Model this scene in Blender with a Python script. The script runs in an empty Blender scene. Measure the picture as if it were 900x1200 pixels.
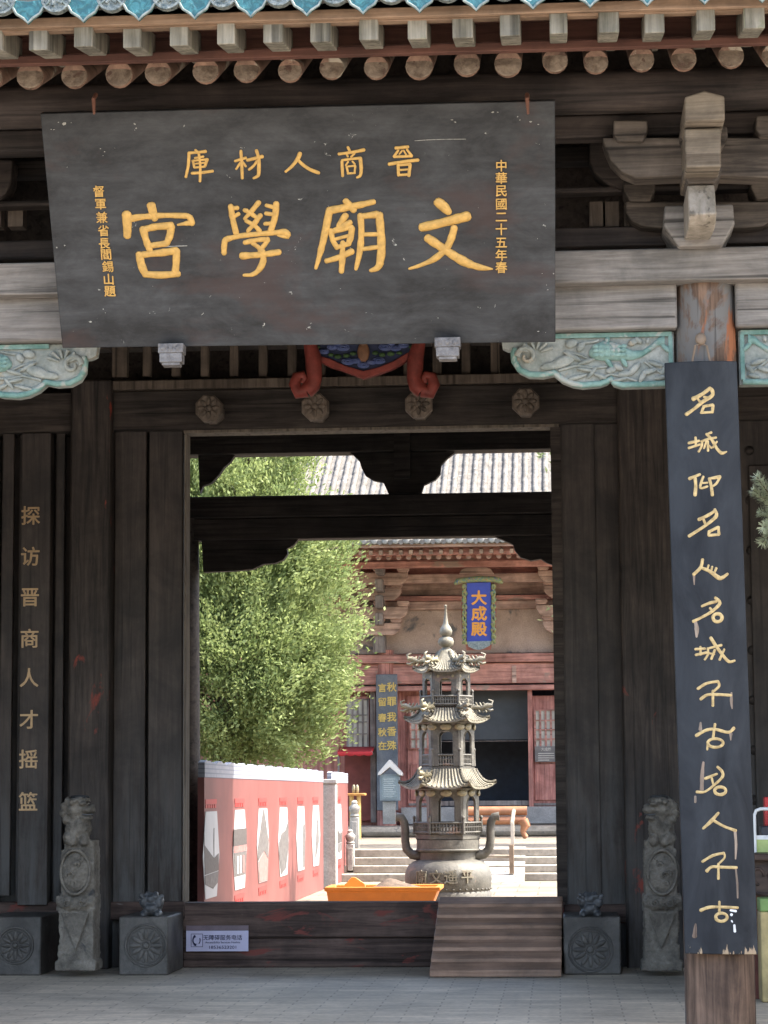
import bpy, bmesh, math, random
from mathutils import Vector, Matrix, noise as mnoise
R = math.radians
random.seed(7)
sc = bpy.context.scene
COL = sc.collection

# ---------------------------------------------------------------- camera
F = 2850.0                 # focal length in photo pixels (photo 900 x 1200)
D = 18.1                   # metres from the camera to the door wall (world y = 0)
EYE = Vector((0.0, -D, 1.27))
ROLL = 0.0068
cr, sr = math.cos(ROLL), math.sin(ROLL)
dx0, dy0 = 655 - 450, -(928 - 600)          # where the +y direction meets the picture (x right, y up)
dx1, dy1 = dx0*cr + dy0*sr, -dx0*sr + dy0*cr   # un-rolled
pitch = math.atan(-dy1 / F)
yaw = math.atan(dx1 * math.cos(pitch) / F)
rot = Matrix.Rotation(yaw, 3, 'Z') @ Matrix.Rotation(R(90) + pitch, 3, 'X') @ Matrix.Rotation(-ROLL, 3, 'Z')
cam_d = bpy.data.cameras.new('camera')
cam = bpy.data.objects.new('camera', cam_d)
COL.objects.link(cam)
cam.matrix_world = Matrix.Translation(EYE) @ rot.to_4x4()
cam_d.sensor_fit = 'VERTICAL'; cam_d.sensor_height = 24.0; cam_d.lens = 24.0 * F / 1200.0
cam_d.clip_start = 0.1; cam_d.clip_end = 2000
sc.camera = cam

# ---------------------------------------------------------------- sky, sun, exposure
SUN_EL, SUN_AZ = R(57), R(88)
w = bpy.data.worlds.new('World'); sc.world = w; w.use_nodes = True
wn = w.node_tree
bg = wn.nodes['Background']; bg.inputs[1].default_value = 0.15
sky = wn.nodes.new('ShaderNodeTexSky'); sky.sky_type = 'NISHITA'; sky.sun_disc = False
sky.sun_elevation = SUN_EL; sky.sun_rotation = SUN_AZ; sky.dust_density = 4.0; sky.air_density = 1.0; sky.ozone_density = 0.4
wn.links.new(sky.outputs[0], bg.inputs[0])
sl = bpy.data.lights.new('sun', 'SUN'); sl.energy = 2.3; sl.angle = R(0.6); sl.color = (1.0, 0.95, 0.86)
so = bpy.data.objects.new('sun', sl); COL.objects.link(so)
sdir = Vector((math.sin(SUN_AZ)*math.cos(SUN_EL), math.cos(SUN_AZ)*math.cos(SUN_EL), math.sin(SUN_EL)))
so.rotation_euler = sdir.to_track_quat('Z', 'Y').to_euler(); so.location = (20, -10, 30)
vs = sc.view_settings
vs.view_transform = 'Standard'; vs.look = 'None'; vs.gamma = 1.0; vs.exposure = 2.5
vs.use_curve_mapping = False
sc.render.engine = 'CYCLES'
sc.cycles.use_denoising = True
sc.cycles.max_bounces = 8; sc.cycles.diffuse_bounces = 5
sc.cycles.caustics_reflective = False; sc.cycles.caustics_refractive = False

# ---------------------------------------------------------------- pixel -> world helpers
def ray(px, py):
    return rot @ Vector((px - 450, -(py - 600), -F))
def P(px, py, d):
    """point of the photo pixel on the plane at d metres from the camera (parallel to the facade)"""
    r = ray(px, py); return EYE + r * (d / r.y)
def G(px, py, z=0.0):
    r = ray(px, py); return EYE + r * ((z - EYE.z) / r.z)
def X(px, py, d): return P(px, py, d).x
def Z(px, py, d): return P(px, py, d).z
def Yd(d): return d - D
class Plane:
    def __init__(s, o, u, v):
        s.o = Vector(o); s.u = Vector(u).normalized(); s.n = s.u.cross(Vector(v)).normalized(); s.v = s.n.cross(s.u)
    def hit(s, px, py):
        r = ray(px, py); t = (s.o - EYE).dot(s.n) / r.dot(s.n); return EYE + r * t
    def ppm(s, px, py):
        return F / (s.hit(px, py) - EYE).dot(ray(450, 600).normalized())
def wallplane(d): return Plane((0, Yd(d), 0), (1, 0, 0), (0, 0, 1))

# ---------------------------------------------------------------- mesh builder
class MB:
    def __init__(s): s.v = []; s.f = []
    def add(s, vs_, fs_):
        n = len(s.v); s.v += [Vector(a) for a in vs_]; s.f += [tuple(i + n for i in f) for f in fs_]; return s
    def box(s, c, d, m=None):
        c = Vector(c); h = Vector(d) / 2
        vs_ = []
        for x in (-1, 1):
            for y in (-1, 1):
                for z in (-1, 1):
                    p = Vector((x*h.x, y*h.y, z*h.z)); vs_.append(c + (m @ p if m else p))
        return s.add(vs_, [(0,1,3,2),(4,6,7,5),(0,4,5,1),(2,3,7,6),(0,2,6,4),(1,5,7,3)])
    def bx(s, x0, x1, y0, y1, z0, z1):
        return s.box(((x0+x1)/2, (y0+y1)/2, (z0+z1)/2), (abs(x1-x0), abs(y1-y0), abs(z1-z0)))
    def pbox(s, px0, py0, px1, py1, d, depth, back=True):
        """box whose front face covers a photo rectangle on the plane at distance d"""
        a = P(px0, py1, d); b = P(px1, py0, d)
        return s.bx(a.x, b.x, Yd(d), Yd(d) + depth, a.z, b.z)
    def prism(s, poly, y0, y1):
        """polygon of (x, z) pushed along y"""
        n = len(poly)
        vs_ = [(x, y0, z) for x, z in poly] + [(x, y1, z) for x, z in poly]
        fs_ = [tuple(range(n)), tuple(range(2*n-1, n-1, -1))] + [(i, (i+1) % n, n+(i+1) % n, n+i) for i in range(n)]
        return s.add(vs_, fs_)
    def prismx(s, poly, x0, x1):
        n = len(poly)
        vs_ = [(x0, y, z) for y, z in poly] + [(x1, y, z) for y, z in poly]
        fs_ = [tuple(range(n)), tuple(range(2*n-1, n-1, -1))] + [(i, (i+1) % n, n+(i+1) % n, n+i) for i in range(n)]
        return s.add(vs_, fs_)
    def prismz(s, poly, z0, z1):
        n = len(poly)
        vs_ = [(x, y, z0) for x, y in poly] + [(x, y, z1) for x, y in poly]
        fs_ = [tuple(range(n)), tuple(range(2*n-1, n-1, -1))] + [(i, (i+1) % n, n+(i+1) % n, n+i) for i in range(n)]
        return s.add(vs_, fs_)
    def tube(s, pts, rad, n=10, cap=True, flat=None):
        pts = [Vector(p) for p in pts]
        if not isinstance(rad, (list, tuple)): rad = [rad]*len(pts)
        vs_ = []; fs_ = []
        up = None
        for i, p in enumerate(pts):
            t = (pts[min(i+1, len(pts)-1)] - pts[max(i-1, 0)])
            if t.length < 1e-9: t = Vector((0, 0, 1))
            t.normalize()
            if up is None:
                up = Vector((0, 0, 1)) if abs(t.z) < .9 else Vector((0, 1, 0))
            a = t.cross(up)
            if a.length < 1e-4: a = t.orthogonal()
            a.normalize(); b = a.cross(t).normalized(); up = b
            for k in range(n):
                q = 2*math.pi*k/n
                vs_.append(p + a*math.cos(q)*rad[i] + b*math.sin(q)*rad[i])
        for i in range(len(pts)-1):
            for k in range(n):
                fs_.append((i*n+k, i*n+(k+1) % n, (i+1)*n+(k+1) % n, (i+1)*n+k))
        if cap:
            fs_.append(tuple(range(n))[::-1]); fs_.append(tuple(range((len(pts)-1)*n, len(pts)*n)))
        return s.add(vs_, fs_)
    def cyl(s, p0, p1, r0, r1=None, n=16): return s.tube([p0, p1], [r0, r0 if r1 is None else r1], n)
    def lathe(s, prof, c, n=24, a0=0.0, cap=True, xy=None):
        """profile of (r, z) turned round the vertical through c"""
        c = Vector(c); vs_ = []; fs_ = []
        for r, z in prof:
            for k in range(n):
                q = a0 + 2*math.pi*k/n
                vs_.append(c + Vector((r*math.cos(q), r*math.sin(q), z)))
        for i in range(len(prof)-1):
            for k in range(n):
                fs_.append((i*n+k, i*n+(k+1) % n, (i+1)*n+(k+1) % n, (i+1)*n+k))
        if cap:
            fs_.append(tuple(range(n))[::-1]); fs_.append(tuple(range((len(prof)-1)*n, len(prof)*n)))
        return s.add(vs_, fs_)
    def ell(s, c, r, n=12, m=8, mat=None):
        c = Vector(c); vs_ = []; fs_ = []
        for i in range(1, m):
            th = math.pi*i/m
            for k in range(n):
                q = 2*math.pi*k/n
                p = Vector((r[0]*math.sin(th)*math.cos(q), r[1]*math.sin(th)*math.sin(q), r[2]*math.cos(th)))
                vs_.append(c + (mat @ p if mat else p))
        t = Vector((0, 0, r[2])); vs_.append(c + (mat @ t if mat else t)); vs_.append(c - (mat @ t if mat else t))
        T = len(vs_)-2
        for i in range(m-2):
            for k in range(n):
                fs_.append((i*n+k, (i+1)*n+k, (i+1)*n+(k+1) % n, i*n+(k+1) % n))
        for k in range(n):
            fs_.append((T, k, (k+1) % n)); fs_.append((T+1, (m-2)*n+(k+1) % n, (m-2)*n+k))
        return s.add(vs_, fs_)
    def stroke(s, pts, pl, lift=0.0, hgt=0.45, fn=None):
        """brush stroke: pts = (px, py, half width px) on plane pl, as a rounded carved ridge"""
        k = pl.ppm(pts[0][0], pts[0][1])
        P3 = [(pl.hit(a, b), w_/k) for a, b, w_ in pts]
        dense = []
        m = len(P3)
        for i in range(m-1):
            p0, p1, p2, p3 = P3[max(i-1, 0)], P3[i], P3[i+1], P3[min(i+2, m-1)]
            st = 4
            for j in range(st):
                t = j/st
                def cr_(a, b, c, d_): return 0.5*((2*b) + (c-a)*t + (2*a-5*b+4*c-d_)*t*t + (3*b-a-3*c+d_)*t*t*t)
                dense.append((cr_(p0[0], p1[0], p2[0], p3[0]), p1[1]*(1-t)+p2[1]*t))
        dense.append(P3[-1])
        d0 = (dense[0][0]-dense[1][0]).normalized(); d1 = (dense[-1][0]-dense[-2][0]).normalized()
        w0, w1 = dense[0][1], dense[-1][1]
        dense = [(dense[0][0]+d0*w0*.8, w0*.4)] + [(dense[0][0]+d0*w0*.45, w0*.85)] + dense + [(dense[-1][0]+d1*w1*.45, w1*.85)] + [(dense[-1][0]+d1*w1*.8, w1*.4)]
        dense = [(p, w_*(1 + .16*mnoise.noise(p*38) + .10*mnoise.noise(p*95))) for p, w_ in dense]
        nrm = pl.n
        if nrm.dot(EYE - pl.o) < 0: nrm = -nrm
        vs_ = []; fs_ = []
        prof = [(-1, -.25), (-.92, .25), (-.6, .75), (0, 1), (.6, .75), (.92, .25), (1, -.25)]
        n = len(prof)
        for i, (p, w_) in enumerate(dense):
            t = (dense[min(i+1, len(dense)-1)][0] - dense[max(i-1, 0)][0]).normalized()
            side = t.cross(nrm).normalized()
            for a, b in prof:
                q = p + side*a*w_ + nrm*(lift + b*hgt*w_)
                vs_.append(fn(q) if fn else q)
        for i in range(len(dense)-1):
            for k_ in range(n-1):
                fs_.append((i*n+k_, i*n+k_+1, (i+1)*n+k_+1, (i+1)*n+k_))
        fs_.append(tuple(range(n))); fs_.append(tuple(range((len(dense)-1)*n, len(dense)*n))[::-1])
        return s.add(vs_, fs_)

WP = {}     # world origin of every object made (no object is rotated by its parent)
def put(o, parent):
    COL.objects.link(o)
    if parent is not None:
        o.parent = parent; o.location = WP[o.name] - WP[parent.name]
    else: o.location = WP[o.name]
def obj(name, mb, mat, parent=None, bevel=0.0, smooth=30, seg=2, remesh=0, disp=0, dscale=.05):
    me = bpy.data.meshes.new(name)
    xs = [v.x for v in mb.v]; ys = [v.y for v in mb.v]; zs = [v.z for v in mb.v]
    c = Vector(((min(xs)+max(xs))/2, (min(ys)+max(ys))/2, (min(zs)+max(zs))/2 if parent else min(zs)))
    me.from_pydata([v - c for v in mb.v], [], mb.f)
    bm = bmesh.new(); bm.from_mesh(me)
    bmesh.ops.recalc_face_normals(bm, faces=bm.faces)
    bm.to_mesh(me); bm.free()
    me.shade_smooth()
    me.set_sharp_from_angle(angle=R(smooth))
    me.materials.append(mat)
    o = bpy.data.objects.new(name, me); WP[o.name] = c
    if remesh:
        m = o.modifiers.new('remesh', 'REMESH'); m.mode = 'VOXEL'; m.voxel_size = remesh; m.use_smooth_shade = True
        m2 = o.modifiers.new('smooth', 'SMOOTH'); m2.factor = .5; m2.iterations = 1
        if disp:
            tx = bpy.data.textures.new('relief', 'CLOUDS'); tx.noise_scale = dscale; tx.noise_depth = 3
            m3 = o.modifiers.new('relief', 'DISPLACE'); m3.texture = tx; m3.strength = disp; m3.texture_coords = 'LOCAL'
    elif bevel:
        m = o.modifiers.new('bevel', 'BEVEL'); m.width = bevel; m.segments = seg; m.limit_method = 'ANGLE'; m.angle_limit = R(40)
    put(o, parent)
    return o
def thing(name, label, cat, loc, group=None):
    o = bpy.data.objects.new(name, None); o.empty_display_size = .2
    WP[o.name] = Vector(loc); put(o, None)
    o['label'] = label; o['category'] = cat
    if group: o['group'] = group
    return o
def tag(o, label, cat, group=None):
    o['label'] = label; o['category'] = cat
    if group: o['group'] = group
    return o
def struct(name, mb, mat, **k):
    o = obj(name, mb, mat, None, **k); o['kind'] = 'structure'; return o
def copy_part(src, parent, delta):
    o = src.copy(); COL.objects.link(o)
    WP[o.name] = WP[src.name] + Vector(delta)
    o.parent = parent; o.location = WP[o.name] - WP[parent.name]
    for ch in list(src.children):
        c = ch.copy(); COL.objects.link(c); WP[c.name] = WP[ch.name] + Vector(delta)
        c.parent = o; c.location = WP[c.name] - WP[o.name]
    return o

class Letters:
    """collects strokes into one mesh per character, by the nearest of the given centres (photo pixels)"""
    def __init__(s, centres): s.c = centres; s.m = [MB() for _ in centres]
    def stroke(s, pts, pl, lift=0.0, hgt=.45, fn=None):
        x = sum(p[0] for p in pts)/len(pts); y = sum(p[1] for p in pts)/len(pts)
        i = min(range(len(s.c)), key=lambda k: (s.c[k][0]-x)**2 + (s.c[k][1]-y)**2)
        s.m[i].stroke(pts, pl, lift, hgt, fn)
    def build(s, nm, mat, parent):
        for m in s.m:
            if m.v: obj(nm, m, mat, parent, smooth=60)
_glyphs = {}
def glyph_mesh(ch, bold):
    k = (ch, bold)
    if k not in _glyphs:
        cu = bpy.data.curves.new('glyph', 'FONT'); cu.body = ch; cu.size = 1.0; cu.extrude = 0.03; cu.offset = bold
        cu.resolution_u = 4
        o = bpy.data.objects.new('glyph', cu); COL.objects.link(o)
        dg = bpy.context.evaluated_depsgraph_get(); dg.update()
        me = bpy.data.meshes.new_from_object(o.evaluated_get(dg))
        vs_ = [v.co.copy() for v in me.vertices]; fs_ = [tuple(p.vertices) for p in me.polygons]
        bpy.data.objects.remove(o); bpy.data.curves.remove(cu); bpy.data.meshes.remove(me)
        _glyphs[k] = (vs_, fs_)
    return _glyphs[k]
def glyphb(mb, text, px, py, hpx, pl, wt, lift=0.004):
    for i, (a, b) in enumerate(((0, 0), (wt, 0), (-wt, 0), (0, wt), (0, -wt))): glyph(mb, text, px + a, py + b, hpx, pl, 0.0, lift + i*.0006)
def glyph(mb, text, px, py, hpx, pl, bold=0.0, lift=0.004, sx=1.0, center=True):
    """one character (or a short run) centred on a photo pixel; hpx = em height in photo pixels"""
    vs_, fs_ = glyph_mesh(text, bold)
    if not vs_: return
    k = pl.ppm(px, py); sz = hpx/k
    xs = [v.x for v in vs_]; ys = [v.y for v in vs_]
    cx = (min(xs)+max(xs))/2; cy = (min(ys)+max(ys))/2
    c = pl.hit(px, py); nrm = pl.n
    if nrm.dot(EYE - pl.o) < 0: nrm = -nrm
    mb.add([c + pl.u*(v.x-cx)*sz*sx + pl.v*(v.y-cy)*sz + nrm*(v.z*min(sz, .12) + lift) for v in vs_], fs_)

# ---------------------------------------------------------------- materials
def new_mat(name):
    m = bpy.data.materials.new(name); m.use_nodes = True
    nt = m.node_tree; b = nt.nodes['Principled BSDF']; return m, nt, b
def c4(c): return (c[0], c[1], c[2], 1.0)
def N(nt, t, **k):
    n = nt.nodes.new(t)
    for a, v in k.items(): setattr(n, a, v)
    return n
def coords(nt, scale=(1, 1, 1), world=False, vary=True):
    tc = N(nt, 'ShaderNodeTexCoord'); mp = N(nt, 'ShaderNodeMapping')
    mp.inputs['Scale'].default_value = scale
    if world:
        g = N(nt, 'ShaderNodeNewGeometry'); nt.links.new(g.outputs['Position'], mp.inputs[0])
    else:
        nt.links.new(tc.outputs['Object'], mp.inputs[0])
        if vary:
            oi = N(nt, 'ShaderNodeObjectInfo'); mu = N(nt, 'ShaderNodeMath', operation='MULTIPLY'); mu.inputs[1].default_value = 37.0
            nt.links.new(oi.outputs['Random'], mu.inputs[0]); nt.links.new(mu.outputs[0], mp.inputs['Location'])
    return mp
def nz(nt, mp, scale, detail=5, rough=.6, dist=0.0):
    n = N(nt, 'ShaderNodeTexNoise'); n.inputs['Scale'].default_value = scale; n.inputs['Detail'].default_value = detail
    n.inputs['Roughness'].default_value = rough; n.inputs['Distortion'].default_value = dist
    nt.links.new(mp.outputs[0], n.inputs['Vector']); return n
def ramp(nt, src, a, b, lo=(0, 0, 0), hi=(1, 1, 1)):
    r = N(nt, 'ShaderNodeValToRGB'); r.color_ramp.elements[0].position = a; r.color_ramp.elements[1].position = b
    r.color_ramp.elements[0].color = c4(lo); r.color_ramp.elements[1].color = c4(hi)
    nt.links.new(src, r.inputs[0]); return r
def mix(nt, fac, a, b, blend='MIX'):
    m = N(nt, 'ShaderNodeMix', data_type='RGBA', blend_type=blend)
    for sock, v in ((m.inputs[0], fac), (m.inputs[6], a), (m.inputs[7], b)):
        if isinstance(v, (int, float)): sock.default_value = v
        elif isinstance(v, tuple): sock.default_value = c4(v)
        else: nt.links.new(v, sock)
    return m.outputs[2]
def bump(nt, b, src, strength=.3, dist=.01):
    n = N(nt, 'ShaderNodeBump'); n.inputs['Strength'].default_value = strength; n.inputs['Distance'].default_value = dist
    nt.links.new(src, n.inputs['Height']); nt.links.new(n.outputs[0], b.inputs['Normal'])
def wood(name, c1, c2, axis='z', grain=14.0, rough=.8, bmp=.35, patch=None, wear=None, crack=.5, spec=.3, tone=.35):
    """weathered timber: long grain along axis, blotches, cracks; patch = (colour, threshold, scale) flakes of other paint;
    wear = (colour, z0, z1) bleached towards the foot of the piece"""
    m, nt, b = new_mat(name)
    st = {'x': (.06, 1, 1), 'y': (1, .06, 1), 'z': (1, 1, .06)}[axis]
    mp = coords(nt, st)
    mp2 = coords(nt, (1, 1, 1))
    g = nz(nt, mp, grain*2.2, 8, .68, .6)
    col = mix(nt, ramp(nt, g.outputs[0], .38, .64).outputs[0], c1, c2)
    big = nz(nt, mp2, 2.6, 6, .65, .4)
    dark = tuple(x*(1-tone) for x in (1, 1, 1))
    col = mix(nt, 1.0, col, ramp(nt, big.outputs[0], .36, .64, dark, (1.25, 1.22, 1.2)).outputs[0], 'MULTIPLY')
    if wear:
        sep = N(nt, 'ShaderNodeSeparateXYZ'); geo = N(nt, 'ShaderNodeNewGeometry'); nt.links.new(geo.outputs['Position'], sep.inputs[0])
        mr = N(nt, 'ShaderNodeMapRange'); mr.inputs[1].default_value = wear[1]; mr.inputs[2].default_value = wear[2]
        mr.inputs[3].default_value = 1; mr.inputs[4].default_value = 0; nt.links.new(sep.outputs[2], mr.inputs[0])
        st2 = nz(nt, coords(nt, tuple(1.0 if q != .06 else .12 for q in st)), 9.0, 6, .7, .3)
        mu = N(nt, 'ShaderNodeMath', operation='MULTIPLY'); nt.links.new(mr.outputs[0], mu.inputs[0])
        nt.links.new(ramp(nt, st2.outputs[0], .40, .60).outputs[0], mu.inputs[1])
        col = mix(nt, mu.outputs[0], col, wear[0])
    if patch:
        for pc, th, psc in (patch if isinstance(patch, list) else [patch]):
            pn = nz(nt, coords(nt, tuple(1.0 if q != .06 else .35 for q in st)), psc, 7, .62, .8)
            col = mix(nt, ramp(nt, pn.outputs[0], th, th+.04).outputs[0], col, pc)
    cr_ = nz(nt, coords(nt, tuple(1.0 if q != .06 else .02 for q in st)), 22.0, 3, .5, .2)
    ck = ramp(nt, cr_.outputs[0], .32, .40)
    col = mix(nt, crack, col, mix(nt, 1.0, col, ck.outputs[0], 'MULTIPLY'))
    nt.links.new(col, b.inputs['Base Color'])
    b.inputs['Roughness'].default_value = rough; b.inputs['Specular IOR Level'].default_value = spec
    ad = N(nt, 'ShaderNodeMath', operation='ADD'); nt.links.new(g.outputs[0], ad.inputs[0]); nt.links.new(ck.outputs[0], ad.inputs[1])
    bump(nt, b, ad.outputs[0], bmp, .006)
    return m
def stone(name, c1, c2, scale=6.0, rough=.85, bmp=.4, spots=None, fine=40.0, metal=0.0, bd=.01, world=False, st=(1, 1, 1)):
    m, nt, b = new_mat(name)
    mp = coords(nt, st, world=world)
    a = nz(nt, mp, scale, 8, .65, .3); f = nz(nt, mp, fine, 4, .6)
    col = mix(nt, ramp(nt, a.outputs[0], .36, .64).outputs[0], c1, c2)
    col = mix(nt, .5, col, mix(nt, 1.0, col, ramp(nt, f.outputs[0], .3, .7, (.6, .6, .6), (1.25, 1.25, 1.25)).outputs[0], 'MULTIPLY'))
    if spots:
        for pc, th, psc in spots:
            pn = nz(nt, mp, psc, 6, .6, .5)
            col = mix(nt, ramp(nt, pn.outputs[0], th, th+.05).outputs[0], col, pc)
    nt.links.new(col, b.inputs['Base Color']); b.inputs['Roughness'].default_value = rough; b.inputs['Metallic'].default_value = metal
    ad = N(nt, 'ShaderNodeMath', operation='ADD'); nt.links.new(a.outputs[0], ad.inputs[0]); nt.links.new(f.outputs[0], ad.inputs[1])
    bump(nt, b, ad.outputs[0], bmp, bd)
    return m
def pavers(name, c1, c2, mortar, bw, bh, msize=.006, rough=.85, rotz=0.0, off=.5, bmp=.4, spec=.3):
    m, nt, b = new_mat(name)
    g = N(nt, 'ShaderNodeNewGeometry'); mp = N(nt, 'ShaderNodeMapping'); mp.inputs['Rotation'].default_value = (0, 0, rotz)
    nt.links.new(g.outputs['Position'], mp.inputs[0])
    wv = nz(nt, mp, 3.0, 3, .5)
    br = N(nt, 'ShaderNodeTexBrick'); br.offset = off
    br.inputs['Scale'].default_value = 1.0; br.inputs['Brick Width'].default_value = bw; br.inputs['Row Height'].default_value = bh
    br.inputs['Mortar Size'].default_value = msize; br.inputs['Mortar Smooth'].default_value = .3; br.inputs['Bias'].default_value = 0
    br.inputs['Color1'].default_value = c4(c1); br.inputs['Color2'].default_value = c4(c2); br.inputs['Mortar'].default_value = c4(mortar)
    va = N(nt, 'ShaderNodeVectorMath', operation='MULTIPLY_ADD'); va.inputs[1].default_value = (.02, .02, 0)
    nt.links.new(wv.outputs[1], va.inputs[0]); nt.links.new(mp.outputs[0], va.inputs[2])
    nt.links.new(va.outputs[0], br.inputs['Vector'])
    a = nz(nt, mp, 1.3, 8, .65, .5); f = nz(nt, mp, 26, 5, .6)
    col = mix(nt, 1.0, br.outputs[0], ramp(nt, a.outputs[0], .3, .7, (.62, .62, .62), (1.2, 1.18, 1.15)).outputs[0], 'MULTIPLY')
    col = mix(nt, .6, col, mix(nt, 1.0, col, ramp(nt, f.outputs[0], .3, .7, (.7, .7, .7), (1.2, 1.2, 1.2)).outputs[0], 'MULTIPLY'))
    nt.links.new(col, b.inputs['Base Color']); b.inputs['Roughness'].default_value = rough; b.inputs['Specular IOR Level'].default_value = spec
    sb = N(nt, 'ShaderNodeMath', operation='SUBTRACT'); nt.links.new(f.outputs[0], sb.inputs[0]); nt.links.new(br.outputs[1], sb.inputs[1])
    bump(nt, b, sb.outputs[0], bmp, .006)
    return m
def paint(name, c, rough=.5, var=.18, scale=8, spec=.4, c2=None, metal=0.0, bmp=.08):
    m, nt, b = new_mat(name)
    a = nz(nt, coords(nt), scale, 6, .62, .3)
    lo = c2 or tuple(x*(1-var*1.6) for x in c); hi = tuple(min(1, x*(1+var)) for x in c)
    nt.links.new(mix(nt, ramp(nt, a.outputs[0], .3, .7).outputs[0], lo, hi), b.inputs['Base Color'])
    b.inputs['Roughness'].default_value = rough; b.inputs['Specular IOR Level'].default_value = spec; b.inputs['Metallic'].default_value = metal
    bump(nt, b, a.outputs[0], bmp, .01)
    return m
def leafmat(name, c1, c2, trans=.25):
    m, nt, b = new_mat(name)
    g = N(nt, 'ShaderNodeNewGeometry')
    a = nz(nt, coords(nt, vary=False), 1.1, 4, .6)
    ad = N(nt, 'ShaderNodeMath', operation='MULTIPLY_ADD'); ad.inputs[1].default_value = .55
    nt.links.new(g.outputs['Random Per Island'], ad.inputs[0])
    rr = ramp(nt, a.outputs[0], .3, .7, (0, 0, 0), (.45, .45, .45)); nt.links.new(rr.outputs[0], ad.inputs[2])
    col = mix(nt, ad.outputs[0], c1, c2)
    nt.links.new(col, b.inputs['Base Color']); b.inputs['Roughness'].default_value = .6; b.inputs['Specular IOR Level'].default_value = .25
    tr = N(nt, 'ShaderNodeBsdfTranslucent'); nt.links.new(col, tr.inputs[0])
    ms = N(nt, 'ShaderNodeMixShader'); ms.inputs[0].default_value = trans
    nt.links.new(b.outputs[0], ms.inputs[1]); nt.links.new(tr.outputs[0], ms.inputs[2])
    nt.links.new(ms.outputs[0], nt.nodes['Material Output'].inputs[0])
    return m

# ================================================================ materials used
M = {}
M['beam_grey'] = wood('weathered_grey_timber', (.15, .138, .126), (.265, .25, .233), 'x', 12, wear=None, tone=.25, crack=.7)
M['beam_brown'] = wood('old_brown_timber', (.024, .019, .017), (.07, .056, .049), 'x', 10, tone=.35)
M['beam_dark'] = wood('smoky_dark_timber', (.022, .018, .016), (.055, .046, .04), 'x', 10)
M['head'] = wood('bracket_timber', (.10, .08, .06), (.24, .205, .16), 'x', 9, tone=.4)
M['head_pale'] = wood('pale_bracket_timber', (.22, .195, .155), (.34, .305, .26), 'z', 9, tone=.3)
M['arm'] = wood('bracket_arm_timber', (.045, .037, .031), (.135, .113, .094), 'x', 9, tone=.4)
M['plank'] = wood('black_brown_boards', (.033, .026, .022), (.058, .047, .040), 'z', 11, rough=.62, tone=.5, crack=.4, wear=((.092, .091, .087), .4, 1.75), patch=[((.15, .03, .02), .72, 7.0), ((.10, .085, .07), .70, 3.2)], bmp=.3, spec=.4)
M['post'] = wood('black_post_with_red_remains', (.023, .0185, .016), (.064, .051, .043), 'z', 12, rough=.65, wear=((.075, .073, .07), .2, 1.6), patch=[((.22, .045, .03), .63, 4.2), ((.09, .075, .06), .70, 3.0)], bmp=.35)
M['lintel'] = wood('dark_lintel_timber', (.024, .019, .016), (.066, .054, .046), 'x', 11, tone=.3)
M['sill'] = wood('scuffed_threshold_timber', (.04, .026, .021), (.12, .082, .068), 'x', 10, patch=[((.17, .05, .04), .59, 5.0), ((.19, .165, .15), .66, 6.0)], bmp=.5)
M['trim'] = wood('pale_frame_edge', (.10, .083, .065), (.20, .17, .135), 'z', 10)
M['column'] = wood('front_column_timber', (.065, .042, .031), (.185, .122, .086), 'z', 10, patch=[((.155, .15, .145), .54, 2.2), ((.30, .115, .055), .59, 3.0), ((.30, .28, .25), .66, 3.6)], tone=.35, crack=.8, bmp=.5)
M['rafter'] = wood('round_rafter_timber', (.13, .078, .055), (.23, .142, .10), 'y', 10, patch=((.30, .26, .2), .58, 5.0))
M['raft_end'] = stone('rafter_end_grain', (.10, .068, .045), (.26, .20, .145), 12, bmp=.8, spots=[((.09, .05, .035), .60, 18.0)])
M['fly_end'] = wood('square_rafter_timber', (.12, .112, .085), (.28, .262, .215), 'z', 8, tone=.3, patch=((.2, .2, .13), .62, 7.0))
M['red_board'] = wood('red_brown_eave_board', (.07, .031, .023), (.13, .06, .044), 'x', 9, tone=.3)
M['tan_board'] = wood('tan_eave_board', (.17, .11, .07), (.32, .22, .15), 'x', 8)
M['deck'] = wood('dark_roof_deck', (.035, .028, .024), (.07, .056, .048), 'y', 8)
M['raw_slat'] = wood('brown_slat_timber', (.08, .062, .048), (.15, .12, .095), 'z', 10)
M['peg'] = wood('carved_peg_timber', (.11, .085, .065), (.24, .195, .155), 'z', 10, tone=.4)

def glaze(name):
    m, nt, b = new_mat(name)
    mp = coords(nt)
    a = nz(nt, mp, 24, 5, .6, 1.2)
    col = mix(nt, ramp(nt, a.outputs[0], .42, .64).outputs[0], (.008, .075, .085), (.04, .185, .20))
    col = mix(nt, ramp(nt, a.outputs[0], .66, .72).outputs[0], col, (.40, .50, .50))
    nt.links.new(col, b.inputs['Base Color']); b.inputs['Roughness'].default_value = .22; b.inputs['Specular IOR Level'].default_value = .6
    bump(nt, b, a.outputs[0], .6, .012)
    return m
M['glaze'] = glaze('turquoise_glaze')
M['glaze_rim'] = stone('grey_green_glaze_rim', (.12, .16, .15), (.28, .31, .28), 20, rough=.45)
M['disc'] = stone('carved_grey_tile_disc', (.05, .08, .085), (.28, .31, .29), 40, rough=.4, bmp=.8, fine=80)
M['carv_base'] = stone('dusty_pale_green_relief', (.19, .215, .195), (.33, .345, .315), 9, bmp=.5, spots=[((.30, .27, .21), .62, 5.0)])
M['carv_teal'] = stone('verdigris_relief', (.10, .205, .18), (.225, .345, .31), 8, bmp=.3, spots=[((.32, .34, .31), .56, 6.0)])
M['gold'] = paint('gold_leaf_lettering', (.56, .33, .085), .45, .16, 30, .5, metal=.12, bmp=.3)
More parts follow.
